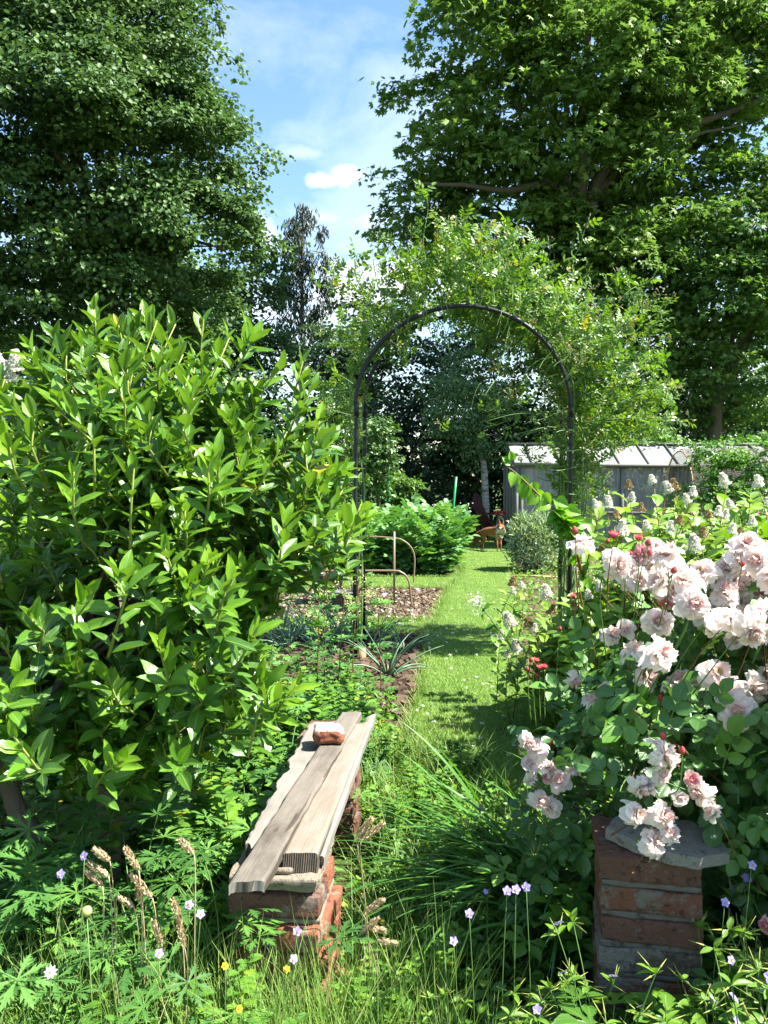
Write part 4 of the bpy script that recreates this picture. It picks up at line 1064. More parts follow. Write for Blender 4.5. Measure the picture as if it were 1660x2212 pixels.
# ================================================================== FOX
def fox():
    D = 14.6; o = Vector((at(1064, 1192, D).x, D, .045))
    # x = towards the right (head end), y = depth, z up.  metres
    J = {}; verts = []; rad = []; edges = []
    def v(name, x, y, z, r, frm=None):
        J[name] = len(verts); verts.append((x, y, z)); rad.append(r)
        if frm: edges.append((J[frm], J[name]))
    v('hip', -.19, .06, .325, .078)
    v('loin', -.09, .04, .33, .078, 'hip'); v('rib', .03, .0, .318, .088, 'loin'); v('chest', .13, -.05, .318, .094, 'rib'); v('brisket', .16, -.08, .285, .072, 'chest')
    v('neck', .165, -.09, .39, .068, 'chest'); v('skull', .15, -.13, .44, .056, 'neck'); v('muzzle', .125, -.185, .405, .022, 'skull'); v('nose', .112, -.225, .39, .011, 'muzzle')
    v('rump', -.235, .075, .30, .05, 'hip'); v('tail1', -.275, .085, .24, .036, 'rump'); v('tail2', -.31, .09, .17, .046, 'tail1'); v('tail3', -.35, .09, .10, .042, 'tail2'); v('tail4', -.375, .09, .055, .014, 'tail3')
    for s, dx, dy in (('a', 0, -.04), ('b', .05, .06)):
        v('thigh' + s, -.20 + dx * .6, .06 + dy, .25, .042, 'hip'); v('knee' + s, -.175 + dx, .05 + dy, .185, .024, 'thigh' + s); v('hock' + s, -.235 + dx, .065 + dy, .11, .014, 'knee' + s)
        v('hfoot' + s, -.225 + dx, .055 + dy, .015, .012, 'hock' + s); v('htoe' + s, -.20 + dx, .03 + dy, .008, .011, 'hfoot' + s)
    for s, dx, dy in (('a', -.035, -.045), ('b', .05, .03)):
        v('should' + s, .13 + dx, -.05 + dy, .26, .036, 'brisket'); v('elbow' + s, .11 + dx, -.05 + dy, .19, .022, 'should' + s); v('wrist' + s, .12 + dx, -.055 + dy, .09, .014, 'elbow' + s)
        v('ffoot' + s, .12 + dx, -.06 + dy, .016, .012, 'wrist' + s); v('ftoe' + s, .125 + dx, -.085 + dy, .008, .012, 'ffoot' + s)
    verts = [(x * .74, y - x * .55, z) for x, y, z in verts]
    me = bpy.data.meshes.new('fox'); me.from_pydata(verts, edges, []); ob = bpy.data.objects.new('fox_rig', me); COL.objects.link(ob)
    sk = ob.modifiers.new('skin', 'SKIN'); sk.use_smooth_shade = True
    for i, d in enumerate(me.skin_vertices[0].data):
        d.radius = (rad[i], rad[i]); d.use_root = (i == 0)
    sb = ob.modifiers.new('sub', 'SUBSURF'); sb.levels = 2; sb.render_levels = 2
    dg = bpy.context.evaluated_depsgraph_get(); nm = bpy.data.meshes.new_from_object(ob.evaluated_get(dg)); bpy.data.objects.remove(ob)
    nm.name = 'fox'; n = len(nm.vertices); co = np.zeros(n * 3); nm.vertices.foreach_get('co', co); co = co.reshape(-1, 3)
    x, y, z = co.T; x = x / .74; y = y + x * .55; col = np.tile(np.array([.40, .155, .045]), (n, 1))
    back = np.clip((z - .33) / .05, 0, 1) * (x < .1); col = col * (1 - .25 * back[:, None])
    grey = (x < -.1) & (x > -.27) & (z > .16); col[grey] = (.30, .15, .07)
    tail = (x < -.255) & (z < .30); col[tail] = (.16, .085, .05); col[(x < -.355) & (z < .09)] = (.10, .07, .05)
    legs = (z < .10) & ~tail & (x < -.1); col[legs] = (.05, .035, .03)
    fl = (z < .12) & (x > .0); col[fl] = (.20, .09, .04); col[(z < .05) & (x > 0)] = (.10, .06, .045)
    chest = (y < -.06) & (x > .105) & (z > .20) & (z < .375); col[chest] = (.66, .62, .56)
    bib = (x > .15) & (z > .23) & (z < .38); col[bib] = (.66, .62, .56)
    belly = (z < .275) & (z > .20) & (x > -.08) & (x < .12) & (y < .08); col[belly] = (.42, .30, .20)
    muz = (y < -.155) & (z < .412); col[muz] = (.72, .68, .62)
    nose = (y < -.228); col[nose] = (.02, .018, .018)
    a = nm.color_attributes.new('fur', 'FLOAT_COLOR', 'POINT'); a.data.foreach_set('color', np.concatenate([col, np.ones((n, 1))], 1).astype(np.float32).ravel())
    b = MB('fox_fur'); at_ = b.n('ShaderNodeAttribute', attribute_name='fur'); nz = b.noise(b.coord('Object', (60, 60, 22)), 3, 4)
    fm = b.out(b.bsdf(b.mix(b.math('MULTIPLY', nz, .45), at_.outputs['Color'], (.10, .05, .03)), .8, .2, nz, .5, .006))
    nm.materials.clear(); nm.materials.append(fm)
    for p in nm.polygons: p.use_smooth = True
    f = bpy.data.objects.new('fox', nm); COL.objects.link(f); f.location = o; f.scale = (1.08, 1.08, 1.08)
    tag(f, 'red fox with pale chest standing on the grass path looking back', 'fox')
    em = plain('fox_ear', (.28, .10, .03), .8, n1=(.05, .03, .02), ns=40)
    for (x, y) in ((.122, -.125), (.190, -.115)):
        g = Geo(); b0 = np.array([x * .74, y - x * .55, .472])
        V = [b0 + [-.024, 0, 0], b0 + [0, -.016, -.004], b0 + [.024, 0, 0], b0 + [0, .014, 0], b0 + [(x - .15) * .25, .004, .07]]
        g.add(V, [0, 1, 4, 1, 2, 4, 2, 3, 4, 3, 0, 4, 0, 3, 2, 1], [3, 3, 3, 3, 4]); g.build('ear', em, f, smooth=False)
    dk = plain('fox_eye', (.01, .008, .006), .15)
    for (x, y) in ((.112, -.178), (.165, -.185)):
        g = Geo(); lathe(g, [(.0005, -.007), (.005, -.004), (.007, 0), (.005, .004), (.0005, .007)], 8); ey = g.build('eye', dk, f, loc=(x * .74, y - x * .55, .452))
    # ruff of fur: tufts round the neck, chest and tail
    g = Geo(); sel = np.where(((x > -9)))[0]
    idx = rng.choice(n, 2600); nr = np.zeros(n * 3); nm.vertices.foreach_get('normal', nr); nr = nr.reshape(-1, 3)[idx]
    zz = co[idx]; kp = (zz[:, 2] > .14) & ~((zz[:, 1] < -.15)); idx = idx[kp]; nr = nr[kp]; zz = zz[kp]; c2 = col[idx]
    tailm = (zz[:, 0] / .74 < -.255)
    L = np.where(tailm, .05, .022)
    g.inst(T_small, zz, unit(nr * .35 + np.array([-.75, .25, -.55]) + rdir(len(zz)) * .25), nr, L, L * .22)
    fu = g.build('fur', fm, f); fa = fu.data.color_attributes.new('fur', 'FLOAT_COLOR', 'POINT')
    fa.data.foreach_set('color', np.repeat(np.concatenate([c2, np.ones((len(c2), 1))], 1), 4, axis=0).astype(np.float32).ravel())
fox()

# ================================================================== BEDS: potatoes, silvery shrub, onions
def potato_proto():
    e = empty('potato_plant', (0, 0, 0), 'x', 'potato plant')
    st = Geo(); P = []; Dd = []; Z = []
    for k in range(9):
        a = random.uniform(0, 6.28); lean = random.uniform(.05, .5); h = random.uniform(.42, .72)
        Q = curve_pts([(0, 0, 0), (math.cos(a) * lean * .3, math.sin(a) * lean * .3, h * .5), (math.cos(a) * lean * .75, math.sin(a) * lean * .75, h)], 5)
        st.tube(Q, np.linspace(.008, .004, len(Q)), 5)
        for i in range(1, len(Q)):
            for _ in range(2):
                b = random.uniform(0, 6.28); P.append(tuple(Q[i])); Dd.append((math.cos(b), math.sin(b), random.uniform(-.1, .5) + (.5 if i > 8 else 0)))
    n = len(P); g = Geo(); L = rng.uniform(.18, .29, n)
    g.inst(T_potato, P, Dd, unit(rdir(n) * .35 + [.1, -.15, 1]), L, L)
    st.build('stems', MAT['stem'], e); g.build('foliage', MAT['potato'], e)
    return e
protos = [potato_proto() for _ in range(3)]; used = set()
rows = []
for y in (11.15, 11.75, 12.4, 13.1, 13.8, 14.5):
    xr = edge_l(y) - .38
    for k in range(6):
        x = xr - k * .48 + random.uniform(-.06, .06)
        rows.append((x, y + random.uniform(-.08, .08), k))
for j, (x, y, k) in enumerate(rows):
    i = j % 3
    o = protos[i] if i not in used else copy_tree(protos[i]); used.add(i)
    o.location = (x, y, .02); o.rotation_euler = (0, 0, random.uniform(0, 6.28)); s = random.uniform(.9, 1.12); o.scale = (s, s, s * random.uniform(.95, 1.08))
    relabel(o, 'leafy green potato plant in the bed behind the bent pipes', 'potato plants in the bed behind the pipes')

def dense_shrub(name, label, cat, base, ells, tpl, leafm, n, L, W, stemm='twig', nstem=14, up=.5, out_=.6, rndb=.2, minz=.05):
    """many leaves through the outer half of the ellipsoids, stems from the foot"""
    e = empty(name, base, label, cat); g = Geo(); st = Geo(); P = []; Dr = []; Zn = []
    tot = sum(r[0] * r[1] * r[2] for _, r in ells)
    for c, r in ells:
        k = int(n * r[0] * r[1] * r[2] / tot); u = rdir(k); rr = rng.uniform(.55, 1.05, k) ** .8
        # lumpy outline
        lump = 1 + .14 * np.sin(u[:, 0] * 7 + c[0] * 5) * np.sin(u[:, 2] * 6 + 1) + .10 * np.sin(u[:, 1] * 11 + u[:, 2] * 9)
        p = np.array(c) + u * np.array(r) * (rr * lump)[:, None]; ok = p[:, 2] > minz
        P.append(p[ok]); Dr.append(unit(u[ok] * out_ + rdir(ok.sum()) * .7 + [0, 0, up])); Zn.append(unit(u[ok] * .5 + [0, 0, .7] + rdir(ok.sum()) * .45))
    for k in range(nstem):
        c, r = ells[k % len(ells)]; q = np.array(c) + rdir(1)[0] * np.array(r) * .85; q[2] = max(q[2], .2)
        limb(st, (random.uniform(-.08, .08), random.uniform(-.08, .08), 0), q, .012, .004, 7, .06, 5)
    P = np.concatenate(P); Dr = np.concatenate(Dr); Zn = np.concatenate(Zn); k = len(P)
    ll = rng.uniform(.65, 1.2, k) * L
    g.inst(tpl, P, Dr, Zn, ll, ll * W, np.clip(rng.beta(2, 2, k), 0, 1)); st.build('stems', MAT[stemm], e); g.build('foliage', MAT[leafm], e)
    return e
sb = Vector((at(1150, 1240, 11.4).x, 11.4, .02))
ss = dense_shrub('silvery_shrub', 'round shrub with glinting silvery narrow leaves beside the fox', 'shrub', sb, [((0, 0, .40), (.36, .34, .42)), ((.12, .1, .55), (.28, .3, .28)), ((-.14, 0, .55), (.2, .25, .26))], T_lance_lo, 'silver', 3600, .085, .30, 'redstem', 20, .7)
# onions
def tufts(name, label, cat, x, y, n, L, w, m, lean=.5, bend=1.0, group=None, z=.03, seg=6, th0=(.05, .7)):
    g = Geo(); base = np.stack([rng.normal(0, .015, n), rng.normal(0, .015, n), np.zeros(n)], 1)
    blades(g, base, rng.uniform(0, 6.28, n), rng.uniform(L * .6, L, n), w, rng.uniform(th0[0], th0[1], n), rng.uniform(.2, bend, n), seg)
    o = g.build(name, MAT[m], loc=(x, y, z)); o.rotation_euler = (0, 0, 0)
    return tag(o, label, cat, group)
def onion(name, label, px, py, n, L, group=None):
    p = onz(px, py); e = empty(name, (p.x, p.y, .02), label, 'onion', group); g = Geo()
    for k in range(n):
        a = random.uniform(0, 6.28); th = random.uniform(.15, 1.0); h = random.uniform(.6, 1) * L; b = random.uniform(.3, 1.4); P = [Vector((0, 0, 0))]
        for i in range(6): P.append(P[-1] + Vector((math.cos(a) * math.sin(th + b * i / 6), math.sin(a) * math.sin(th + b * i / 6), math.cos(th + b * i / 6))) * h / 6)
        g.tube(P, [.006, .0065, .006, .005, .004, .003, .001], 6)
    g.build('leaves', MAT['onion'], e); g = Geo(); lathe(g, [(.001, -.01), (.012, 0), (.014, .03), (.009, .07), (.001, .1)], 10); g.build('bulb', MAT['straw'], e); return e
onion('onion', 'largest clump of sprawling blue green onion leaves on the bare soil', 838, 1475, 17, .50)
onion('onion', 'smaller onion clump behind the largest one', 872, 1420, 11, .40)
for k, (px, py) in enumerate([(640, 1400), (655, 1385), (610, 1395), (625, 1415), (590, 1410), (700, 1420), (720, 1400), (740, 1390), (757, 1405), (690, 1395), (672, 1410), (790, 1395), (730, 1370), (800, 1420)]):
    onion('leek', 'upright blue green leek in the row at the arch foot', px, py, 9, .46, 'leeks in the row at the arch foot')
rod('wooden_peg', [onz(706, 1375) + Vector((0, 0, 0)), onz(706, 1375) + Vector((0, 0, .12))], .008, 'cane', 'short thin peg among the leeks', 'peg')

# ================================================================== LAUREL (left foreground)
def laurel():
    base = Vector((-.80, 2.35, 0)); e = empty('laurel_shrub', base, 'big glossy leaved laurel shrub filling the left foreground', 'shrub')
    ells = [((.12, .02, 1.02), (.52, .55, .56)), ((.06, -.05, 1.44), (.34, .38, .36)), ((.36, -.05, 1.27), (.37, .35, .39)), ((-.50, .1, .90), (.52, .5, .43)), ((.26, .0, .84), (.32, .34, .28)), ((-.15, -.15, .78), (.55, .38, .26)), ((-.62, .0, .72), (.4, .35, .26)),
            ((.56, -.05, 1.14), (.16, .22, .12))]
    tips = []; cen = np.array([0, 0.05, .95])
    # hand-placed leading shoots read from the photograph (pixel, depth)
    for (px, py, y) in [(300, 700, 2.15), (275, 760, 1.9), (180, 745, 2.1), (500, 720, 2.1), (530, 700, 2.2), (545, 740, 2.0), (610, 790, 2.0), (240, 800, 1.75), (130, 890, 1.7), (75, 900, 1.75), (20, 960, 1.65), (450, 1010, 1.6), (470, 980, 1.65), (680, 830, 2.1), (700, 950, 2.1),
                        (660, 960, 1.9), (740, 1060, 1.9), (780, 1090, 1.9), (790, 1130, 1.95), (705, 1010, 2.0), (240, 1250, 1.5), (200, 1290, 1.5), (510, 1240, 1.6), (490, 1270, 1.6), (160, 1020, 1.65), (290, 1010, 1.7), (330, 900, 1.75), (420, 860, 1.8), (420, 1480, 1.65), (560, 1470, 1.75),
                        (600, 1520, 1.75), (640, 1480, 1.8), (260, 1650, 1.6), (385, 1650, 1.65), (30, 1590, 1.45), (40, 1440, 1.5), (340, 1380, 1.6), (60, 1330, 1.55), (560, 1350, 1.7), (620, 1110, 1.75), (90, 860, 2.0), (380, 700, 2.2), (440, 690, 2.2), (655, 780, 2.15)]:
        p = np.array(tuple(at(px, py, y * 1.08) - base)); tips.append((p, 1.0, unit(p - cen)))
    for c, r in ells:
        area = (r[0] * r[1] + r[1] * r[2] + r[0] * r[2]); k = int(235 * area / .7)
        for u in rdir(k):
            q = np.array(c) + u * np.array(r) * rng.uniform(.62, 1.0)
            if q[2] < .42: continue
            if mnoise.noise(Vector(tuple(q * 3.1 + 4.2))) < -.20 and q[2] < 1.25 and q[0] < .12: continue
            if q[0] > (.42 if q[2] < .95 else .51) and q[2] < 1.10: continue
            if u[1] > .55 and rng.random() < .35: continue
            tips.append((q, rng.uniform(.65, 1.0), u))
    P = [[], [], []]; Dr = [[], [], []]; Zn = [[], [], []]; LL = [[], [], []]; RR = [[], [], []]
    st = Geo(); tw = Geo()
    for (p, vig, u) in tips:
        d = unit(u * np.array([.55, .55, .35]) + np.array([0, -.1, .75]) + rng.normal(size=3) * .18)
        Ls = rng.uniform(.13, .24) * vig; p0 = p - d * Ls
        side = unit(np.cross(d, [.3, .2, .9])); oth = np.cross(d, side)
        bend = rng.normal(size=3) * .02
        st.tube([p0, p0 + d * Ls * .5 + bend, p], [.0035, .003, .0018], 5)
        nl = int(rng.integers(11, 17)); ph = rng.uniform(0, 6.28)
        fresh = np.clip(rng.normal(.78, .15), .35, 1.0)
        for k in range(nl):
            t = (k + rng.uniform(0, .5)) / nl; a = ph + k * 2.4
            rd = side * math.cos(a) + oth * math.sin(a)
            el = .38 + .95 * t ** 1.4                # lower leaves spread, top ones upright
            dr = unit(rd * math.cos(el) + d * math.sin(el) + np.array([0, 0, -.12 * (1 - t)]))
            zn = unit(d * math.cos(el) - rd * math.sin(el) * 1.0 + rng.normal(size=3) * .15 + np.array([0, 0, .25]))
            pos = p0 + d * Ls * t + bend * math.sin(t * 3.1)
            ln = rng.uniform(.055, .098) * (1.0 - .35 * max(0, t - .7) / .3) * (.85 + .15 * vig)
            i = int(rng.integers(3)); P[i].append(pos); Dr[i].append(dr); Zn[i].append(zn); LL[i].append(ln)
            r = fresh * (.55 + .5 * t) + rng.normal(0, .05)
            if rng.random() < .006: r = 1.0
            RR[i].append(1.0 if r == 1.0 else min(max(r, 0), .96))
    g = Geo()
    for i in range(3): g.inst(T_laurel[i], P[i], Dr[i], Zn[i], np.array(LL[i]), np.array(LL[i]) * rng.uniform(.50, .66, len(LL[i])) * .60, np.array(RR[i]))
    g.build('foliage', MAT['laurel'], e); st.build('shoots', MAT['tipstem'], e)
    g = Geo(); tr = limb(g, (0.03, -.15, 0), (.05, -.1, .62), .038, .030, 8, .12, 9); tr2 = limb(g, (-.06, -.08, 0), (-.32, -.1, .75), .030, .024, 8, .12, 9)
    g.build('trunk', MAT['laurelbark'], e)
    br = Geo(); fk = [tr[-1], tr2[-1], tr[-2], tr2[-2]]
    for k in range(46):
        p, _, u = tips[rng.integers(len(tips))]; m = cen * .5 + p * .5 + rng.normal(size=3) * .06; f = fk[k % 4]
        br.tube(curve_pts([f, (f + m) / 2 + rng.normal(size=3) * .04, m, p * .72 + cen * .28], 4), np.linspace(.013, .004, 13), 6)
    br.build('branches', MAT['laurelbark'], e)
laurel()

# ================================================================== BENCH
MAT_W = {}
def woodmat(name, base, dark, pale, seed=0):
    b = MB(name); c = b.n('ShaderNodeUVMap'); mp = b.n('ShaderNodeMapping'); b.l(c.outputs[0], mp.inputs[0])
    mp.inputs['Scale'].default_value = (1, .035, 1); mp.inputs['Location'].default_value = (seed, seed * 2, 0)
    w = b.noise(mp.outputs[0], 14, 3, .5)
    mp2 = b.n('ShaderNodeMapping'); b.l(c.outputs[0], mp2.inputs[0]); mp2.inputs['Scale'].default_value = (1, .10, 1); mp2.inputs['Location'].default_value = (seed * 3, 0, 0)
    rings = b.n('ShaderNodeTexWave', wave_type='BANDS', bands_direction='X', wave_profile='SIN'); b.l(mp2.outputs[0], rings.inputs[0])
    rings.inputs['Scale'].default_value = 46; rings.inputs['Distortion'].default_value = 14; rings.inputs['Detail'].default_value = 3; rings.inputs['Detail Scale'].default_value = .35
    fine = b.noise(mp.outputs[0], 180, 4, .7)
    blot = b.noise(b.coord('UV', (1, .4, 1), (seed, 0, 0)), 7, 8, .7)
    col = b.mix(rings.outputs[1], base, tuple(v * .8 for v in base))
    col = b.mix(b.math('MULTIPLY', fine, .55), col, pale)
    col = b.mix(b.ramp(blot, [(.47, (0, 0, 0)), (.70, (.8, .8, .8))]), col, dark)
    vo = b.n('ShaderNodeTexVoronoi'); mp3 = b.n('ShaderNodeMapping'); b.l(c.outputs[0], mp3.inputs[0]); mp3.inputs['Scale'].default_value = (1, .45, 1); mp3.inputs['Location'].default_value = (seed, seed, 0); b.l(mp3.outputs[0], vo.inputs['Vector']); vo.inputs['Scale'].default_value = 7
    knot = b.math('LESS_THAN', b.math('ADD', vo.outputs['Distance'], b.math('MULTIPLY', fine, .05)), .085)
    col = b.mix(b.math('MULTIPLY', knot, .8), col, (.07, .05, .04))
    crack = b.math('LESS_THAN', w, .375)
    col = b.mix(b.math('MULTIPLY', crack, .8), col, (.05, .04, .03))
    h = b.math('ADD', b.math('MULTIPLY', rings.outputs[1], .08), b.math('ADD', b.math('MULTIPLY', fine, .5), b.math('MULTIPLY', crack, -1.2)))
    return b.out(b.bsdf(col, .85, .2, h, .4, .003))
MAT['woodA'] = woodmat('weathered_plank', (.150, .132, .110), (.05, .038, .031), (.215, .195, .168), 1.3)
MAT['woodB'] = woodmat('pale_weathered_plank', (.20, .178, .148), (.15, .10, .06), (.27, .25, .215), 4.1)
MAT['woodC'] = woodmat('grey_weathered_plank', (.215, .20, .178), (.12, .105, .088), (.28, .265, .24), 7.7)
def endgrain():
    b = MB('end_grain'); co = b.coord('UV'); w = b.n('ShaderNodeTexWave', wave_type='BANDS', bands_direction='X', wave_profile='SIN'); b.l(co, w.inputs[0])
    w.inputs['Scale'].default_value = 62; w.inputs['Distortion'].default_value = 1.6; w.inputs['Detail'].default_value = 2
    nz = b.noise(co, 60, 4); col = b.mix(w.outputs[1], (.045, .035, .028), (.30, .245, .20)); col = b.mix(b.math('MULTIPLY', nz, .4), col, (.08, .06, .05))
    return b.out(b.bsdf(col, .9, .15, w.outputs[1], 1.0, .004))
MAT['endgrain'] = endgrain()
def plank(name, corners, thick, m, label, rag=(0, 0, 0, 0), nu=18, nv=70, drop=0.0, parent=None, end='endgrain'):
    """corners: near-left, near-right, far-right, far-left world points of the top"""
    nl, nr, fr, fl = [np.array(tuple(c)) for c in corners]
    def pt(u, v): return (nl * (1 - u) + nr * u) * (1 - v) + (fl * (1 - u) + fr * u) * v
    Lm = np.linalg.norm(fl - nl); Wm = np.linalg.norm(nr - nl); g = Geo(); top = []; UV = []
    S = random.random() * 50
    for i in range(nu):
        for j in range(nv):
            u, v = i / (nu - 1), j / (nv - 1)
            p = pt(u, v)
            ex = mnoise.fractal(Vector((v * Lm * 9, S, 0)), 1, 2, 4); ex2 = mnoise.fractal(Vector((v * Lm * 9, S + 9, 0)), 1, 2, 4)
            ux = (1 - u) ** 6 * (rag[0] * (ex * .5 + .3) + .002 * ex) - u ** 6 * (rag[1] * (ex2 * .5 + .3) + .002 * ex2)
            vy = (1 - v) ** 12 * rag[2] * (mnoise.fractal(Vector((u * Wm * 30, S + 3, 0)), 1, 2, 4) + .3) - v ** 12 * rag[3] * (mnoise.fractal(Vector((u * Wm * 30, S + 5, 0)), 1, 2, 4) + .3)
            p = p + unit(nr - nl) * ux + unit(fl - nl) * vy
            e_ = min(u, 1 - u); z = mnoise.fractal(Vector((u * Wm * 45, v * Lm * 6, S)), 1, 2, 3) * .0012 - .004 * max(0, 1 - e_ * 16) ** 2
            p[2] += z + drop * (1 - v)
            if rag[0] > .02 and u < .3 and v < .4: p[2] += -.012 * (.3 - u) / .3 * abs(mnoise.fractal(Vector((u * 9, v * 22, S)), 1, 2, 4)) * 2
            top.append(p); UV.append((u * Wm + S, v * Lm))
    top = np.array(top); UV = np.array(UV); bot = top.copy(); bot[:, 2] -= thick
    g.grid(top, nu, nv, UV)
    idx = np.arange(nu * nv).reshape(nu, nv)
    def side(ids, uvs, mi=0):
        k = len(ids); V = np.concatenate([top[ids], bot[ids]]); U = np.concatenate([uvs, uvs + [0, .0]]); U[k:, 0] += thick
        q = []; 
        for a in range(k - 1): q += [a, a + k, a + k + 1, a + 1]
        g.add(V, q, [4] * (k - 1), U, .5, mi)
    side(idx[0, :][::-1], UV[idx[0, :][::-1]]); side(idx[-1, :], UV[idx[-1, :]])
    k = np.arange(nu) / (nu - 1) * Wm
    for ids in (idx[:, 0], idx[::-1, -1]):
        V = np.concatenate([top[ids], bot[ids]]); U = np.concatenate([np.stack([k, np.zeros(nu)], 1), np.stack([k + .004, np.full(nu, -thick)], 1)])
        q = []
        for a in range(nu - 1): q += [a, a + nu, a + nu + 1, a + 1]
        g.add(V, q, [4] * (nu - 1), U, .5, 1)
    g.grid(bot[::-1].copy(), nu, nv, UV)
    o = g.build(name, [MAT[m], MAT[end]], parent); return tag(o, label, 'plank')
ZB = .46
def zpt(px, py, z=ZB): return onz(px, py, z)
plank('wooden_plank', [zpt(612, 1843), zpt(686, 1842), zpt(797, 1560), zpt(752, 1560)], .046, 'woodB', 'thick plank with dark ridged end grain, rightmost on the brick pier', (0, 0, .002, .02))
plank('wooden_plank', [zpt(492, 1909, ZB + .012), zpt(571, 1903, ZB + .012), zpt(783, 1537, ZB + .012), zpt(737, 1538, ZB + .012)], .022, 'woodA', 'long brown stained plank in the middle reaching furthest towards the viewer', (.004, .004, .006, .006), end='woodC')
plank('wooden_plank', [zpt(503, 1838, ZB - .006), zpt(560, 1840, ZB - .006), zpt(738, 1556, ZB - .006), zpt(668, 1558, ZB - .006)], .04, 'woodC', 'pale plank with crumbling left edge, leftmost of the bench', (.045, .0, .06, .02), end='woodC')
plank('wooden_plank', [zpt(690, 1850, ZB - .02), zpt(700, 1850, ZB - .02), zpt(812, 1541, ZB - .006), zpt(793, 1548, ZB - .006)], .02, 'woodC', 'narrow pale batten showing along the right side of the thick plank', (0, .002, .004, .004), nu=6)

def brickmat(name, a, c, mort, amt=.5, seed=0):
    b = MB(name); gp_ = b.n('ShaderNodeNewGeometry'); mp_ = b.n('ShaderNodeMapping'); mp_.inputs['Location'].default_value = (seed, seed, 0); b.l(gp_.outputs['Position'], mp_.inputs[0]); co = mp_.outputs[0]; n1 = b.noise(co, 26, 8, .65); n2 = b.noise(co, 12, 9, .72); n3 = b.noise(co, 150, 5, .7)
    col = b.mix(n1, a, c); col = b.mix(b.ramp(n2, [(amt, (0, 0, 0)), (amt + .08, (1, 1, 1))]), col, mort)
    col = b.mix(b.math('MULTIPLY', n3, .5), col, (.08, .06, .05)); n4 = b.noise(co, 45, 6, .7); col = b.mix(b.ramp(n4, [(.56, (0, 0, 0)), (.62, (.7, .7, .7))]), col, tuple(v * .35 for v in c))
    return b.out(b.bsdf(col, .92, .15, b.math('ADD', n1, b.math('MULTIPLY', n3, .8)), 1.0, .010))
MAT['brick'] = brickmat('red_brick', (.42, .15, .08), (.28, .10, .06), (.42, .33, .25), .56)
MAT['brickdark'] = brickmat('weathered_brick', (.26, .11, .07), (.13, .075, .055), (.28, .25, .21), .54, 3)
MAT['brickmoss'] = brickmat('mortar_smeared_brick', (.30, .11, .06), (.20, .08, .05), (.24, .225, .185), .49, 21)
MAT['oldbrick'] = brickmat('grey_weathered_brick', (.20, .15, .11), (.14, .11, .085), (.27, .25, .21), .46, 31)
MAT['mortar'] = brickmat('mortar', (.42, .36, .28), (.30, .25, .19), (.24, .16, .11), .60, 5)
MAT['oldmortar'] = brickmat('old_mortar', (.26, .235, .20), (.18, .16, .13), (.12, .10, .08), .58, 8)
MAT['slab'] = brickmat('stone_slab', (.40, .385, .35), (.32, .305, .28), (.24, .23, .20), .66, 9)
MAT['sunlitbrick'] = brickmat('sunlit_lime_brick', (.78, .70, .62), (.68, .58, .50), (.60, .34, .24), .66, 11)  # cream lime brightened to near white, sun glare painted in
def rough_box(size, amp=.004, rnd_=.012, seg=9, seed=0, fr=18):
    """box with worn rounded arrises, centred on its base"""
    sx, sy, sz = size; g = []; V = []; Q = []; n = seg
    def face(o, u, v):
        b = len(V)
        for i in range(n):
            for j in range(n):
                V.append(Vector(o) + Vector(u) * (i / (n - 1)) + Vector(v) * (j / (n - 1)))
        for i in range(n - 1):
            for j in range(n - 1): Q.append((b + i * n + j, b + (i + 1) * n + j, b + (i + 1) * n + j + 1, b + i * n + j + 1))
    x, y, z = sx / 2, sy / 2, sz / 2
    face((-x, -y, -z), (sx, 0, 0), (0, 0, sz)); face((x, y, -z), (-sx, 0, 0), (0, 0, sz)); face((x, -y, -z), (0, sy, 0), (0, 0, sz)); face((-x, y, -z), (0, -sy, 0), (0, 0, sz))
    face((-x, -y, z), (sx, 0, 0), (0, sy, 0)); face((-x, y, -z), (sx, 0, 0), (0, -sy, 0))
    out = []
    for p in V:
        q = Vector((max(-x + rnd_, min(x - rnd_, p.x)), max(-y + rnd_, min(y - rnd_, p.y)), max(-z + rnd_, min(z - rnd_, p.z)))); d = p - q
        if d.length > rnd_: d = d.normalized() * rnd_
        w = q + d; nrm = d.normalized() if d.length > 1e-6 else Vector((0, 0, 1))
        w = w + nrm * (mnoise.fractal(w * fr + Vector((seed, seed * 2, 3)), 1, 2, 4) * amp)
        w.z += z; out.append(tuple(w))
    return np.array(out), np.array(Q).ravel(), [4] * len(Q)
def brick(parent, name, size, loc, rz, m, amp=.004, rnd_=.01, seg=11, tilt=(0, 0)):
    V, q, s = rough_box(size, amp, rnd_, seg, random.random() * 99); g = Geo(); g.add(V, q, s, V[:, :2])
    o = g.build(name, MAT[m], parent); o.location = loc; o.rotation_euler = (tilt[0], tilt[1], rz); return o
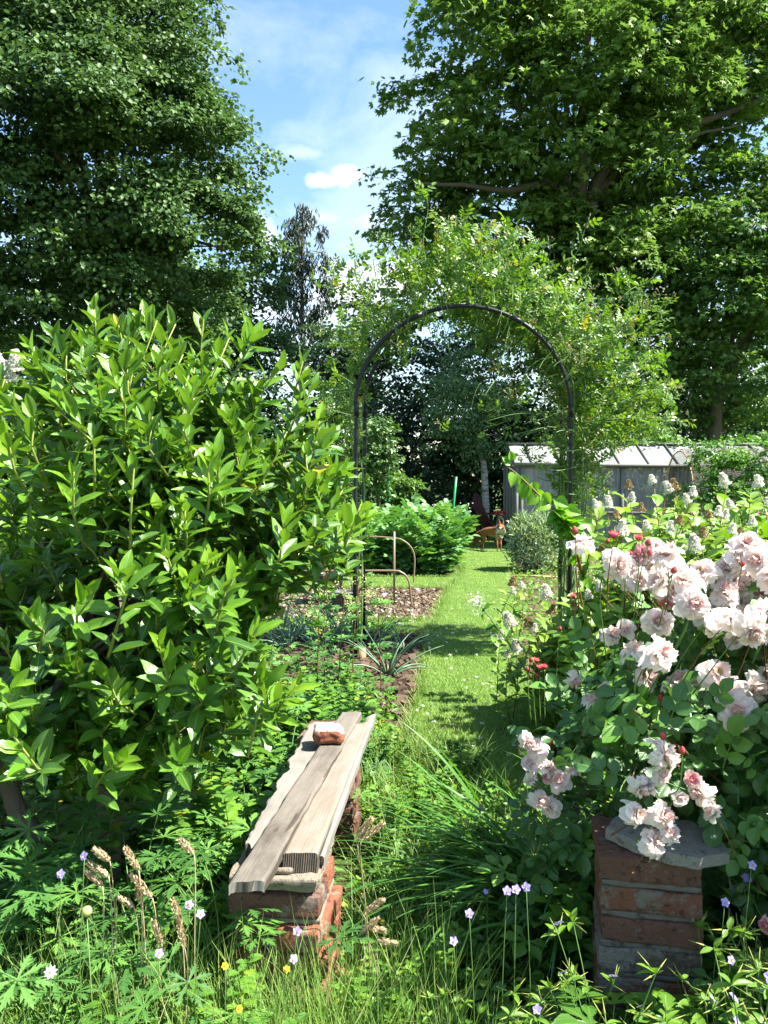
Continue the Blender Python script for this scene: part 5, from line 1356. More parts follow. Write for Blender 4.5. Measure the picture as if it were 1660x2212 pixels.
def brick_stack(loc, label, rz):
    e = empty('brick_pier', loc, label, 'brick pier', rz=rz)
    z = ZB - .046 - .0
    # courses from the top: mortar bed, brick pair, and wider turned courses below
    hb, hm = .057, .012; t = z
    brick(e, 'mortar', (.205, .24, .022), (0, 0, t - .024), 0, 'mortar', .005, .008)
    brick(e, 'mortar', (.20, .215, .03), (0, 0, t - .045), 0, 'mortar', .006, .01, tilt=(0, 0))
    t -= .047
    for y in (-.055, .058):
        brick(e, 'brick', (.212, .105, hb), (0, y, t - hb), 0, 'brickdark' if y < 0 else 'brick', .004, .010)
    t -= hb; brick(e, 'mortar', (.20, .20, hm), (0.005, 0, t - hm), 0, 'mortar', .003, .004); t -= hm
    brick(e, 'brick', (.105, .215, hb), (-.052, .01, t - hb), R(2), 'brickdark', .004, .010); brick(e, 'brick', (.108, .225, hb), (.064, -.012, t - hb), R(-6), 'brick', .004, .010)
    t -= hb; brick(e, 'mortar', (.19, .19, hm), (.01, 0.01, t - hm), 0, 'mortar', .003, .004); t -= hm
    k = 0
    while t > .0:
        h = min(hb, t + .02)
        if k % 2 == 0:
            for y in (-.055, .055): brick(e, 'brick', (.215, .105, h), (.014 + .01 * k, y, t - h), 0, 'brick', .004, .010)
        else:
            for x in (-.055, .055): brick(e, 'brick', (.105, .215, h), (x + .012, 0, t - h), 0, 'brick', .004, .010)
        t -= h; brick(e, 'mortar', (.185, .185, hm), (.012, 0, t - hm), 0, 'mortar', .003, .004); t -= hm; k += 1
    brick(e, 'mortar_lump', (.09, .05, .022), (.0, -.085, z - .004), R(8), 'mortar', .006, .011, 9)
c = zpt(608, 1865, ZB - .046); brick_stack((c.x + .0, c.y + .055, 0), 'rough brick pier holding up the near end of the planks', R(-6))
c = zpt(745, 1568, ZB - .046); 
e = empty('brick_pier', (c.x - .05, c.y - .03, 0), 'mostly hidden brick pier under the far end of the planks', 'brick pier', rz=R(-8))
t = ZB - .048
for k in range(5):
    for y in (-.055, .055): brick(e, 'brick', (.19, .105, .066), (0, y, t - .066), 0, 'brickdark')
    t -= .066; brick(e, 'mortar', (.175, .20, .014), (0, 0, t - .014), 0, 'mortar', .003, .004); t -= .014
# half brick lying on the bench
c = zpt(709, 1611, ZB + .012)
V, q, s = rough_box((.098, .095, .050), .009, .020, 16, 5, 22); g = Geo()
mi = []
for i in range(0, len(q), 4): mi.append(1 if V[q[i:i + 4], 2].mean() > .046 - .012 * (V[q[i:i + 4], 1].mean() > -.04) else 0)  # upward faces take the painted sunlit colour
g.add(V, q, s, V[:, :2], .5, np.array(mi)); o = g.build('half_brick', [MAT['brick'], MAT['sunlitbrick']], loc=(c.x, c.y + .045, ZB + .012)); o.rotation_euler = (0, 0, R(5))
tag(o, 'chipped half brick with sunlit white top lying on the planks', 'brick')

# right pier with stone slab
def pier():
    y0 = 1.68; x0 = at(1312, 1900, y0).x; x1 = at(1527, 1900, y0).x; w = x1 - x0; zt = at(1400, 1862, y0).z
    e = empty('brick_pier', ((x0 + x1) / 2 + .012, y0 + .115, 0), 'mossy brick pier with stone slab top under the roses', 'brick pier', rz=R(-11))
    t = zt; k = 0
    while t > .01:
        h = min(.053, t); brick(e, 'brick', (w + random.uniform(-.004, .006), .215, h), (random.uniform(-.003, .003), 0, t - h), 0, ['brickdark', 'brickmoss', 'brickdark', 'oldbrick', 'brickmoss'][k % 5], .006, .006, 17)
        t -= h; brick(e, 'mortar', (w - .005, .208, .014), (0, 0, t - .0135), 0, 'oldmortar', .005, .005, 13); t -= .013; k += 1
    g = Geo(); P = [at(1312, 1795, 1.70), at(1355, 1835, 1.60), at(1450, 1852, 1.59), at(1580, 1835, 1.62), at(1578, 1800, 1.86), at(1400, 1790, 1.92)]
    ring = [(x - e.location.x, y - e.location.y) for x, y in [(.495, 1.77), (.54, 1.715), (.61, 1.668), (.66, 1.657), (.735, 1.69), (.745, 1.77), (.70, 1.835), (.53, 1.835)]]
    R2 = []
    for i in range(len(ring)):
        a = Vector((*ring[i], 0)); b = Vector((*ring[(i + 1) % len(ring)], 0))
        for k in range(6):
            p = a.lerp(b, k / 6); p = p + p.normalized() * mnoise.noise(Vector((i * 6 + k, 3, 1)) * 1.3) * .005; R2.append(p)
    m = len(R2); V = [(0, 0, .0263)]
    for s, z in ((.6, .0262), (.985, .026), (1.0, .023), (1.0, .002), (.985, 0), (.5, 0)):
        for p in R2: V.append((p.x * s, p.y * s, z + mnoise.noise(p * 30) * .0015))
    V.append((0, 0, 0)); q = []; sz = []
    for i in range(m): q += [0, 1 + i, 1 + (i + 1) % m]; sz.append(3)
    for L_ in range(5):
        for i in range(m): q += [1 + L_ * m + i, 1 + (L_ + 1) * m + i, 1 + (L_ + 1) * m + (i + 1) % m, 1 + L_ * m + (i + 1) % m]; sz.append(4)
    last = len(V) - 1
    for i in range(m): q += [last, 1 + 5 * m + (i + 1) % m, 1 + 5 * m + i]; sz.append(3)
    g.add(V, q, sz, np.array(V)[:, :2]); o = g.build('stone_slab', MAT['slab'], loc=(e.location.x, e.location.y, zt + .004), smooth=False); o.rotation_euler = (R(2), R(3), R(-3))
    tag(o, 'pale grey stone slab laid on top of the right brick pier', 'slab')
pier()

# ================================================================== ROSE BUSH (right)
def bloom_mesh(kind):
    g = Geo(); st = Geo()
    pet = []
    ny, nx = 5, 5
    def petal(r0, ln, wd, el, curl, az, z0, rnd, mi=0):
        V = []; dz = random.gauss(0, .0028); r0 += random.gauss(0, .0012)
        for i in range(ny):
            t = i / (ny - 1); ang = el + curl * (t - .3); 
            for j in range(nx):
                s = (j / (nx - 1) - .5) * 2; w = wd * .5 * (math.sin(math.pi * min(.16 + t * .62, 1)) ** .8) * (1 - .12 * (t == 1))
                rr = r0 + ln * t * math.cos(ang) ; zz = z0 + ln * t * math.sin(ang) + abs(s) ** 2 * wd * .16 - .004 * (t == 1) * abs(s) ** 2 + (.0034 * math.sin(s * (4 + az % 3) + az * 5) + dz) * t * t
                rr -= (.25 if t == 1 else .1) * ln * .35 * (abs(s) ** 3)
                V.append((rr * math.cos(az) - s * w * math.sin(az), rr * math.sin(az) + s * w * math.cos(az), zz))
        U = [(j / (nx - 1), i / (ny - 1)) for i in range(ny) for j in range(nx)]
        g.grid(np.array(V), ny, nx, np.array(U), rnd, mi)
    rings = {'full': [(8, .025, .022, -.05, -.6), (9, .023, .020, .25, -.4), (9, .020, .017, .55, 0), (8, .016, .014, .85, .3), (7, .012, .011, 1.15, .5)],
             'half': [(6, .023, .026, .35, -.2), (6, .021, .024, .62, .1), (6, .017, .019, .9, .3), (5, .013, .014, 1.15, .4)],
             'open': [(6, .026, .028, -.25, -.4), (6, .023, .026, .0, -.35), (5, .018, .021, .35, -.1), (5, .012, .014, .7, .2)]}[kind]
    for k, (n, ln, wd, el, cu) in enumerate(rings):
        for i in range(n):
            petal(.003, ln * random.uniform(.72, 1.2), wd * random.uniform(.75, 1.2), el + random.uniform(-.3, .3), cu + random.uniform(-.5, .35), i * 2 * math.pi / n + k * .5 + random.uniform(-.3, .3), .002 * k, max(0, min(1, 1 - k * .17 + random.uniform(-.15, .1))))
    return g
def mesh_of(g, name, mats):
    o = g.build(name, mats); me = o.data; bpy.data.objects.remove(o); return me
BL = {}
for kind in ('full', 'half', 'open'):
    for v in range(4):
        g = bloom_mesh(kind)
        if kind == 'open':
            for _ in range(16):
                a = random.uniform(0, 6.28); g.tube([(0, 0, .004), (.005 * math.cos(a), .005 * math.sin(a), .011)], .0008, 4, mi=1)
        g.tube([(0, 0, -.012), (0, 0, .003)], [.002, .006], 6, mi=2)
        BL[(kind, v)] = mesh_of(g, 'bloom', [MAT['petal'], MAT['stamen'], MAT['stem']])
        m2 = BL[(kind, v)].copy(); m2.materials[0] = MAT['petalpink']; BL[(kind, v, 'p')] = m2
def bud_mesh(open_):
    g = Geo()
    lathe(g, [(.0005, 0), (.005, .001), (.0075, .007), (.007, .013), (.0035, .019), (.0005, .022)] if not open_ else [(.0005, 0), (.006, .002), (.010, .008), (.0105, .013), (.007, .017), (.003, .014)], 12)
    for i in range(5):
        a = i * 1.2566; g.inst(T_small, [(0.004 * math.cos(a), .004 * math.sin(a), 0)], [(math.cos(a) * .5, math.sin(a) * .5, 1 if not open_ else .1)], [(math.cos(a), math.sin(a), .2)], .016, .006, mi=1)
    if open_:
        for i in range(5):
            a = i * 1.2566 + .4; g.inst(T_leaf, [(.005 * math.cos(a), .005 * math.sin(a), .004)], [(math.cos(a) * .5, math.sin(a) * .5, 1)], [(-math.cos(a), -math.sin(a), .3)], .018, .014)
    return mesh_of(g, 'bud', [MAT['bud'], MAT['stem']])
BUD = [bud_mesh(False), bud_mesh(True)]

def rose_bush():
    base = Vector((1.12, 2.05, 0)); e = empty('rose_bush', base, 'pale pink rose bush in full bloom at the right', 'rose bush')
    st = Geo(); lf = Geo(); red = Geo()
    z6 = lambda x, y, d: (1026.4 + x * .3817, 918.3 + y * .3817, d * .3817)
    z8 = lambda x, y, d: (918.3 + x * .4468, 1512.5 + y * .4468, d * .4468)
    B = [(*z6(*t[:3]), t[3] if len(t) > 3 else '') for t in [(605, 672, 118, 'o'), (800, 785, 145), (955, 745, 110, 'p'), (1090, 745, 145), (1020, 720, 120), (940, 890, 130), (1060, 880, 135), (1095, 990, 95, 'p'), (1200, 895, 145), (1290, 830, 130, 'o'), (1235, 1010, 155), (1035, 1115, 142), (1300, 1140, 145), (1440, 1110, 155),
         (1560, 1150, 165), (1420, 960, 130), (1530, 680, 130), (1475, 750, 130, 'o'), (1610, 770, 140), (1550, 860, 120), (1625, 960, 100, 'p'), (1640, 1080, 140), (905, 1290, 115), (1040, 1305, 165), (960, 1420, 125), (1130, 1480, 125), (1222, 1480, 125), (1365, 1400, 140, 'o'), (1440, 1510, 145),
         (1570, 1480, 140), (1490, 1625, 150), (1650, 1410, 100), (770, 1190, 90), (850, 1160, 90), (560, 1440, 80), (740, 1500, 75), (660, 1560, 75), (1480, 1220, 95), (1360, 900, 110), (1180, 1010, 90, 'p'), (1490, 1010, 100, 'p'), (1700, 850, 150), (1740, 1000, 150), (1730, 1200, 150), (1720, 1350, 140)]]
    B += [(*z8(*t[:3]), t[3] if len(t) > 3 else '') for t in [(495, 200, 70), (545, 240, 90), (508, 315, 80), (535, 385, 95), (605, 365, 70, 'p'), (655, 395, 90), (555, 480, 85), (608, 520, 80, 'o'), (885, 210, 75), (1145, 270, 140), (1040, 415, 90), (1105, 430, 70), (1015, 550, 105, 'o'), (1140, 560, 110),
         (1105, 690, 110, 'o'), (1180, 640, 80), (1225, 470, 80), (1290, 380, 70, 'p'), (1335, 445, 95), (1405, 550, 90), (1140, 365, 80), (1660, 1090, 75, 'p'), (590, 330, 70), (720, 330, 60)]]
    for (x, y, d) in [(870, 820, 110), (1010, 830, 110), (1140, 830, 110), (1165, 960, 120), (1380, 1060, 120), (1500, 1090, 130), (1580, 1040, 120), (1360, 1180, 120), (1500, 900, 120), (1600, 900, 130), (985, 1330, 100), (1180, 1440, 100), (1400, 1460, 110), (1500, 1540, 110), (1570, 700, 120), (1640, 830, 120), (1030, 780, 100), (1340, 1080, 110), (1610, 1180, 120), (1270, 1060, 120), (1430, 1030, 120), (1530, 1010, 120), (1600, 980, 120), (1460, 880, 120), (1130, 930, 110), (1050, 940, 110), (880, 880, 100), (1650, 1150, 120), (1420, 820, 110)]:
        B.append((*z6(x, y, d), ''))
    bud = [(*z6(*t), i % 2) for i, t in enumerate([(570, 618, 50), (785, 645, 70), (750, 670, 30), (930, 655, 60), (975, 685, 45), (880, 740, 40), (985, 740, 40), (1105, 735, 45), (1120, 840, 45), (875, 845, 40), (735, 790, 34), (1385, 822, 44), (315, 1340, 28), (345, 1345, 28), (300, 1395, 26), (370, 1385, 26), (1050, 1560, 42), (1085, 1135, 36),
         (860, 770, 40), (1530, 770, 40), (1510, 800, 40), (560, 980, 24), (480, 1165, 24), (1065, 1030, 40), (350, 1430, 26), (395, 1380, 26)])] + [(*z8(*t), i % 2) for i, t in enumerate([(1155, 190, 42), (800, 295, 42), (1245, 260, 45), (1020, 475, 42), (1195, 240, 36), (605, 215, 45), (1075, 500, 36), (965, 78, 30), (1140, 5, 36)])]
    root = [np.array([rng.uniform(-.3, .3), rng.uniform(-.2, .25), 0]) for _ in range(12)]
    heads = []
    pts = []
    for (px, py, d, k) in B:
        D = (1.60 if px > 1330 else 1.93) if py > 1590 else ((2.05 if d < 36 else 1.85) if px < 1380 and py > 1340 else min(max(F * .056 / d, 1.5), 2.0)); s = max(.55, min(1.8, d * D / F / .039)); p = at(px, py, D) - base
        kind = 'open' if k == 'o' else random.choice(['full', 'full', 'half']); v = random.randrange(4); me = BL[(kind, v, 'p')] if k == 'p' else BL[(kind, v)]
        o = bpy.data.objects.new('bloom', me); COL.objects.link(o); o.parent = e; o.location = p; o.scale = (s, s * random.uniform(.85, 1.1), s)
        nrm = (Vector((-.15, -.7, .45)) + Vector(rdir(1)[0]) * .85).normalized(); o.rotation_euler = (nrm.to_track_quat('Z', 'Y').to_matrix().to_4x4() @ __import__('mathutils').Matrix.Rotation(random.uniform(0, 6.28), 4, 'Z')).to_euler()
        if k == 'p': o['label'] = 'deeper pink bloom'
        pts.append((p, -nrm, .10))
    for (px, py, d, k) in bud:
        D = min(max(F * (.017 if not k else .024) / d, 1.5), 2.5); p = at(px, py, D) - base
        o = bpy.data.objects.new('bud', BUD[k]); COL.objects.link(o); o.parent = e; o.location = p; nrm = Vector((random.uniform(-.4, .3), -.3, 1)).normalized(); o.rotation_euler = nrm.to_track_quat('Z', 'Y').to_euler(); s = .8; o.scale = (s,) * 3
        pts.append((p, -nrm, .07))
    # stems: every head joins a nearby cane
    ends = []
    ells = [((.10, -.02, .72), (.62, .42, .38)), ((-.35, .0, .55), (.36, .36, .38)), ((.15, -.22, .62), (.5, .24, .26)), ((.75, 0, .75), (.5, .45, .42)), ((-.50, .12, .32), (.22, .3, .26)), ((-.12, .1, .95), (.3, .25, .16)), ((.5, .05, .98), (.5, .3, .16)), ((.6, 0, .35), (.7, .4, .4)), ((.10, -.40, .82), (.36, .26, .42)), ((-.45, -.24, .74), (.22, .20, .14))]
    for k in range(34):
        c, r = ells[k % len(ells)]; q = np.array(c) + rdir(1)[0] * np.array(r) * .55 + [0, .08, 0]; q[2] = max(.3, q[2]); s = root[k % 12]
        p = curve_pts([s, s * .6 + q * .4 + [0, 0, .12], q], 6); (red if k % 3 else st).tube(p, np.linspace(.0065, .003, len(p)), 6); ends.append(p)
    allp = np.array([tuple(p) for c in ends for p in c[4:]])
    for (p, d, l) in pts:
        p = np.array(tuple(p)); lim = .14 if l > .08 else .05; dd = np.array(tuple(d)); m = p + dd * l * .5 + np.array([0, .02, -l * .6])
        dist = np.linalg.norm(allp - m - [0, .05, -.1], axis=1); j = int(np.argmin(dist)); m2 = m + unit(allp[j] - m) * min(dist[j], lim) + [0, .03, -.05]; Q = curve_pts([p, m, m2], 4)
        (red if random.random() < .5 else st).tube(Q, np.linspace(.0009, .0017, len(Q)), 5)
    # foliage
    P = []; Dr = []; Zn = []
    tot = sum(r[0] * r[1] * r[2] for _, r in ells)
    for c, r in ells:
        k = int(4300 * r[0] * r[1] * r[2] / tot); u = rdir(k); rr = rng.uniform(.45, 1.04, k) ** .7; lump = 1 + .16 * np.sin(u[:, 0] * 8 + c[0] * 9) * np.sin(u[:, 2] * 7)
        p = np.array(c) + u * np.array(r) * (rr * lump)[:, None]; ok = (p[:, 2] > .10)
        w = p + np.array(tuple(base)); ok &= ~((w[:, 0] > .40) & (w[:, 0] < .72) & (w[:, 1] < 1.94) & (w[:, 2] < .575)) & ~((w[:, 1] < 1.9) & (w[:, 2] < .5) & (w[:, 0] < .80)) & ~((w[:, 1] < 1.60) & (w[:, 2] < .66) & (w[:, 0] < .9)) & (w[:, 1] > 1.4)
        P.append(p[ok]); Dr.append(unit(u[ok] * .5 + rdir(ok.sum()) * .8 + [0, -.1, .1])); Zn.append(unit(u[ok] * .35 + [0, -.25, .8] + rdir(ok.sum()) * .4))
    P = np.concatenate(P); Dr = np.concatenate(Dr); Zn = np.concatenate(Zn); k = len(P)
    # keep the leaves from covering the flowers' faces
    keep = np.ones(k, bool); cv = np.array([0, 0, CAMH]) - np.array(tuple(base))
    for (q, d, l) in pts:
        q = np.array(tuple(q)); rr_ = .055 if l > .08 else .03; v = unit(cv - q); w = P - q; tt = w @ v
        keep &= ~((tt > -.03) & (np.linalg.norm(w - tt[:, None] * v, axis=1) < rr_))
    P, Dr, Zn = P[keep], Dr[keep], Zn[keep]; k = len(P); L = rng.uniform(.075, .125, k)
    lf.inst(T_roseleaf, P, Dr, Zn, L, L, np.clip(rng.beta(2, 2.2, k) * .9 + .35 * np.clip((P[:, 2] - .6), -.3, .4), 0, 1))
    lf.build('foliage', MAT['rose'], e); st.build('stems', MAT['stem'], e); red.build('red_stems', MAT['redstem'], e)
rose_bush()

# ================================================================== SPIREA
def cluster_mesh(m):
    g = Geo()
    for k in range(260):
        t = random.random() ** 1.2; a = random.uniform(0, 6.28); r = (.034 + .006 * math.sin(a * 3 + t * 9)) * (1 - t * .7) * random.uniform(.5, 1); p = np.array([r * math.cos(a), r * math.sin(a), .068 * t])
        g.inst(T_small, np.tile(p, (4, 1)), unit(rdir(4) + p / .03 * .6), rdir(4), .0085, .0075)
    g.tube([(0, 0, -.05), (0, 0, .07)], [.0018, .001], 5, mi=1)
    return mesh_of(g, 'flower_cluster', [MAT[m], MAT['redstem']])
CL = [cluster_mesh('white'), cluster_mesh('white'), cluster_mesh('tan')]
def spirea():
    base = Vector((1.75, 3.7, 0)); e = empty('spirea_bush', base, 'large spirea bush with white and faded tan flower spikes', 'shrub')
    z6 = lambda x, y: (1026.4 + x * .3817, 918.3 + y * .3817)
    C = [(1000, 300, 60, 3.3), (1090, 345, 80, 3.2), (1235, 370, 70, 3.2), (1195, 410, 60, 3.0), (1405, 300, 85, 3.1), (1600, 310, 80, 3.0), (755, 430, 80, 3.4), (680, 440, 60, 3.5), (835, 570, 100, 3.0), (1110, 565, 70, 2.9), (1240, 655, 110, 2.7), (1440, 440, 60, 3.0), (870, 330, 60, -3.4), (1125, 330, 80, -3.2), (1290, 600, 80, -2.8),
         (400, 930, 90, 4.0), (190, 1090, 100, 4.1), (230, 1240, 90, 4.0), (300, 1110, 80, -4.0), (440, 1040, 70, -3.7), (215, 880, 70, -4.6), (890, 400, 45, 3.3), (1380, 480, 50, 2.9), (1420, 500, 45, 2.9), (1570, 535, 60, 2.9), (1655, 430, 60, 3.0), (700, 900, 60, 3.0), (150, 1180, 60, 4.3), (565, 790, 50, 3.4), (800, 500, 60, -3.2), (940, 460, 60, -3.1),
         (1160, 530, 60, -2.9), (1320, 500, 50, -3.0), (1500, 600, 60, -2.9), (720, 690, 60, -3.2), (215, 930, 50, 4.5), (265, 900, 45, 4.5), (340, 1140, 50, 3.9), (720, 1180, 60, 2.9), (560, 1000, 50, -3.4), (180, 1290, 45, 4.1), (640, 950, 60, 3.1), (1460, 580, 60, 2.8), (970, 560, 40, 3.0)]
    ells = [((0.15, -.30, .82), (.80, .45, .46)), ((0.05, -.35, .70), (.75, .45, .48)), ((.1, 0, .85), (.85, .7, .42)), ((-.52, .35, .46), (.42, .55, .36)), ((-.70, .1, .30), (.30, .5, .28)), ((-.35, -.45, .55), (.42, .35, .42)), ((.9, .1, .8), (.6, .6, .45)), ((-.20, 1.1, .36), (.35, .6, .30))]
    st = Geo(); P = []; Dr = []; Zn = []
    def shoot(tip, n=16, L=.38):
        tip = np.array(tip); d = unit(np.array([rng.normal(-.1, .25), rng.normal(-.15, .25), 1.0])); p0 = tip - d * L; b = rng.normal(size=3) * .02
        st.tube([p0, (p0 + tip) / 2 + b, tip], [.003, .0025, .0015], 5)
        ph = rng.uniform(0, 6.28); s = unit(np.cross(d, [1, .2, .1])); o_ = np.cross(d, s)
        for k in range(n):
            t = k / n * .95; a = ph + k * 2.4; rd = s * math.cos(a) + o_ * math.sin(a); P.append(p0 + (tip - p0) * t + b * math.sin(3.1 * t)); Dr.append(unit(rd * .8 + d * .55)); Zn.append(unit(d * .8 - rd * .45 + rng.normal(size=3) * .12 + [0, -.1, 0]))
    for (x, y, s, D) in C:
        px, py = z6(x, y); k = 2 if D < 0 else random.randrange(2); D = abs(D); p = at(px, py, D) - base
        o = bpy.data.objects.new('flower_cluster', CL[k]); COL.objects.link(o); o.parent = e; sc = max(.5, min(1.15, s * .3817 * D / F / .085)); o.scale = (sc,) * 3
        d = Vector((random.uniform(-.5, .2), random.uniform(-.4, .1), 1)).normalized(); o.rotation_euler = d.to_track_quat('Z', 'Y').to_euler(); o.location = p - d * .04 * sc
        if k == 2: o['label'] = 'faded tan flower cluster'
        shoot(tuple(p - d * .05), 14, .34)
    for c, r in ells:
        a = r[0] * r[1] + r[1] * r[2] + r[0] * r[2]
        for u in rdir(int(430 * a)):
            q = np.array(c) + u * np.array(r) * rng.uniform(.7, 1.04)
            if q[2] < .25: continue
            w = q + np.array(tuple(base))
            if w[1] < 2.5: continue
            shoot(q, 15, rng.uniform(.25, .4))
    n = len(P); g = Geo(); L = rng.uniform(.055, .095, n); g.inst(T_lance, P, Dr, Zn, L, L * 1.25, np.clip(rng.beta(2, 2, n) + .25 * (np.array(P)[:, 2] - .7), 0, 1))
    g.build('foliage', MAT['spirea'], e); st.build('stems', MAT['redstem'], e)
    w = Geo()
    for k in range(20):
        c, r = ells[k % len(ells)]; limb(w, (rng.uniform(-.2, .2), rng.uniform(-.2, .2), 0), np.array(c) + rdir(1)[0] * np.array(r) * .6, .010, .004, 7, .07, 5)
    w.build('canes', MAT['twig'], e)
spirea()
# white spirea spray peeping over the laurel's left edge
def spray():
    p = at(22, 800, 2.9); e = empty('spirea_bush', (p.x, 2.9, 0), 'white flower tuft peeping over the far left edge of the laurel', 'shrub')
    for (dx, dz) in [(0, 0), (-.07, -.02), (.03, .04), (-.04, .05), (-.1, -.08)]:
        o = bpy.data.objects.new('flower_cluster', CL[0]); COL.objects.link(o); o.parent = e; o.location = (dx, 0, p.z + dz - .04); o.rotation_euler = (random.uniform(-.4, .4), random.uniform(-.4, .4), 0)
    g = Geo(); g.tube([(0, 0, 0), (.02, .02, p.z * .5), (0, 0, p.z)], [.01, .007, .003], 6); g.build('stems', MAT['redstem'], e)
    g = Geo(); n = 240; P = np.stack([rng.normal(0, .09, n), rng.normal(0, .07, n), rng.uniform(.9, p.z, n)], 1); g.inst(T_lance, P, rdir(n), unit(rdir(n) * .5 + [0, 0, 1]), .08, .1); g.build('foliage', MAT['spirea'], e)
spray()

# arching branch with heart shaped leaves
def kolkwitzia():
    Dd = 3.3; pts = [(1240, 1170), (1215, 1120), (1175, 1080), (1140, 1045), (1110, 1018), (1098, 1010)]
    P = [at(x, y, Dd) for x, y in pts]; base = Vector((P[0].x + .12, Dd + .1, 0)); e = empty('arching_branch_shrub', base, 'arching branch with big drooping heart shaped leaves before the greenhouse', 'shrub')
    Q = curve_pts([Vector((0, 0, 0)), Vector((.0, 0, .6))] + [p - base for p in P], 5); g = Geo(); g.tube(Q, np.linspace(.008, .002, len(Q)), 6); g.build('stem', MAT['redstem'], e)
    th = strip([.02, .38, .5, .44, .28, .08, 0], [0, .1, .3, .52, .72, .9, 1], .22, .18, .01, 2)
    g = Geo()
    for (x, y, L, dx, dz) in [(1112, 1035, .075, -.25, -1), (1128, 1040, .075, .05, -1), (1135, 1058, .085, -.15, -1), (1150, 1055, .065, .3, -1), (1160, 1070, .075, .15, -1), (1172, 1080, .07, .5, -.7), (1105, 1015, .05, -1, .3), (1108, 1008, .05, -.3, 1), (1098, 1012, .04, -.6, .6), (1185, 1100, .075, -.8, -.4), (1200, 1095, .075, .7, -.3), (1210, 1125, .08, -.7, -.5), (1222, 1115, .08, .8, -.2), (1230, 1150, .085, -.7, -.3), (1240, 1145, .085, .8, 0), (1160, 1085, .07, -.7, -.6)]:
        p = at(x, y - 14, Dd) - base; g.inst(th, [tuple(p)], [(dx, rng.normal(0, .25), dz)], [(rng.normal(0, .3), -1, .35)], L * .85, L * .72)
    for k in range(60):
        i = random.randrange(4, len(Q) - 18) if len(Q) > 24 else 5; g.inst(th, [tuple(Q[i])], [tuple(rdir(1)[0] + [0, 0, .2])], [(0, -.4, 1)], .07, .045)
    g.build('foliage', MAT['heart'], e)
kolkwitzia()

# ================================================================== HERBS
def rosette(leaf_tpl, m, n, h, spread, L, wr=1.0, stemm='stem', tilt=.35, hvar=.35):
    """parts of one plant: stalks from the foot, each ending in a leaf"""
    st = Geo(); g = Geo()
    for k in range(n):
        a = random.uniform(0, 6.28); s = spread * math.sqrt(random.random()); hh = h * random.uniform(1 - hvar, 1.05) * (1 - .35 * (s / spread) ** 2)
        e = Vector((math.cos(a) * s, math.sin(a) * s, hh)); m_ = Vector((e.x * .35, e.y * .35, hh * .65)); Q = curve_pts([Vector((random.uniform(-.02, .02), random.uniform(-.02, .02), 0)), m_, e], 4)
        st.tube(Q, np.linspace(.0022, .0013, len(Q)), 4, cap=False)
        ln = L * random.uniform(.7, 1.15); d = Vector((math.cos(a) * .9, math.sin(a) * .9, random.uniform(-.45, .15))); zn = Vector((math.cos(a) * tilt + random.uniform(-.25, .25), math.sin(a) * tilt + random.uniform(-.25, .25) - .15, 1))
        g.inst(leaf_tpl, [tuple(e)], [tuple(d)], [tuple(zn)], ln, ln * wr)
    return st, g
def flower5(g, p, nrm, r, mi=0, n=5, w=.75):
    nrm = np.array(nrm, float); nrm = nrm / np.linalg.norm(nrm); a = unit(np.cross(nrm, [.3, .8, .1])); b = np.cross(nrm, a); k = np.arange(n) * 2 * math.pi / n
    d = a * np.cos(k)[:, None] + b * np.sin(k)[:, None]
    g.inst(T_leaf, np.tile(p, (n, 1)), d * 1.0 + nrm * .15, nrm, r, r * w, mi=mi)
def make_geranium(label, group, cat='geranium'):
    e = empty('meadow_geranium', (0, 0, 0), label, cat, group); st, g = rosette(T_cut, 'geranium', 15, .42, .28, .15)
    st.build('stalks', MAT['stem'], e); g.build('leaves', MAT['geranium'], e); return e
def make_cranesbill(nleaf, nfl, h=.34):
    e = empty('cranesbill', (0, 0, 0), 'x', 'cranesbill'); st, g = rosette(T_cranes, 'cranes', nleaf + 6, h, .21, .135, 1.0)
    # upright seed stalks with beaks and bracts
    fl = []
    for k in range(6):
        a = random.uniform(0, 6.28); s = random.uniform(.02, .16); top = Vector((math.cos(a) * s, math.sin(a) * s, h * random.uniform(1.0, 1.35)))
        Q = curve_pts([Vector((0, 0, 0)), Vector((top.x * .4, top.y * .4, top.z * .6)), top], 4); st.tube(Q, np.linspace(.002, .0012, len(Q)), 4, cap=False)
        for j in range(4):
            d = Vector(rdir(1)[0]); d.z = abs(d.z); p = top + d * .012; st.tube([top, p + d * .006], .0009, 3, cap=False); st.tube([p + d * .006, p + d * .016, p + d * .034], [.0022, .0013, .0004], 4, mi=1)
            for _ in range(1):
                w = Vector(rdir(1)[0]); w.z = abs(w.z) * .6; g.inst(T_lance, [tuple(top)], [tuple(w)], [(0, -.2, 1)], random.uniform(.022, .04), .032, random.uniform(.7, 1))
        if k < nfl: fl.append(Geo()); flower5(fl[-1], np.array(tuple(top)) + [0, 0, .022], (random.uniform(-.4, .4), -.8, .8), .0125, 0, 5, .95)
    st.build('stalks', [MAT['stem'], MAT['tipstem']], e); g.build('leaves', MAT['cranes'], e)
    for f in fl: f.build('flower', MAT['mauve'], e)
    return e
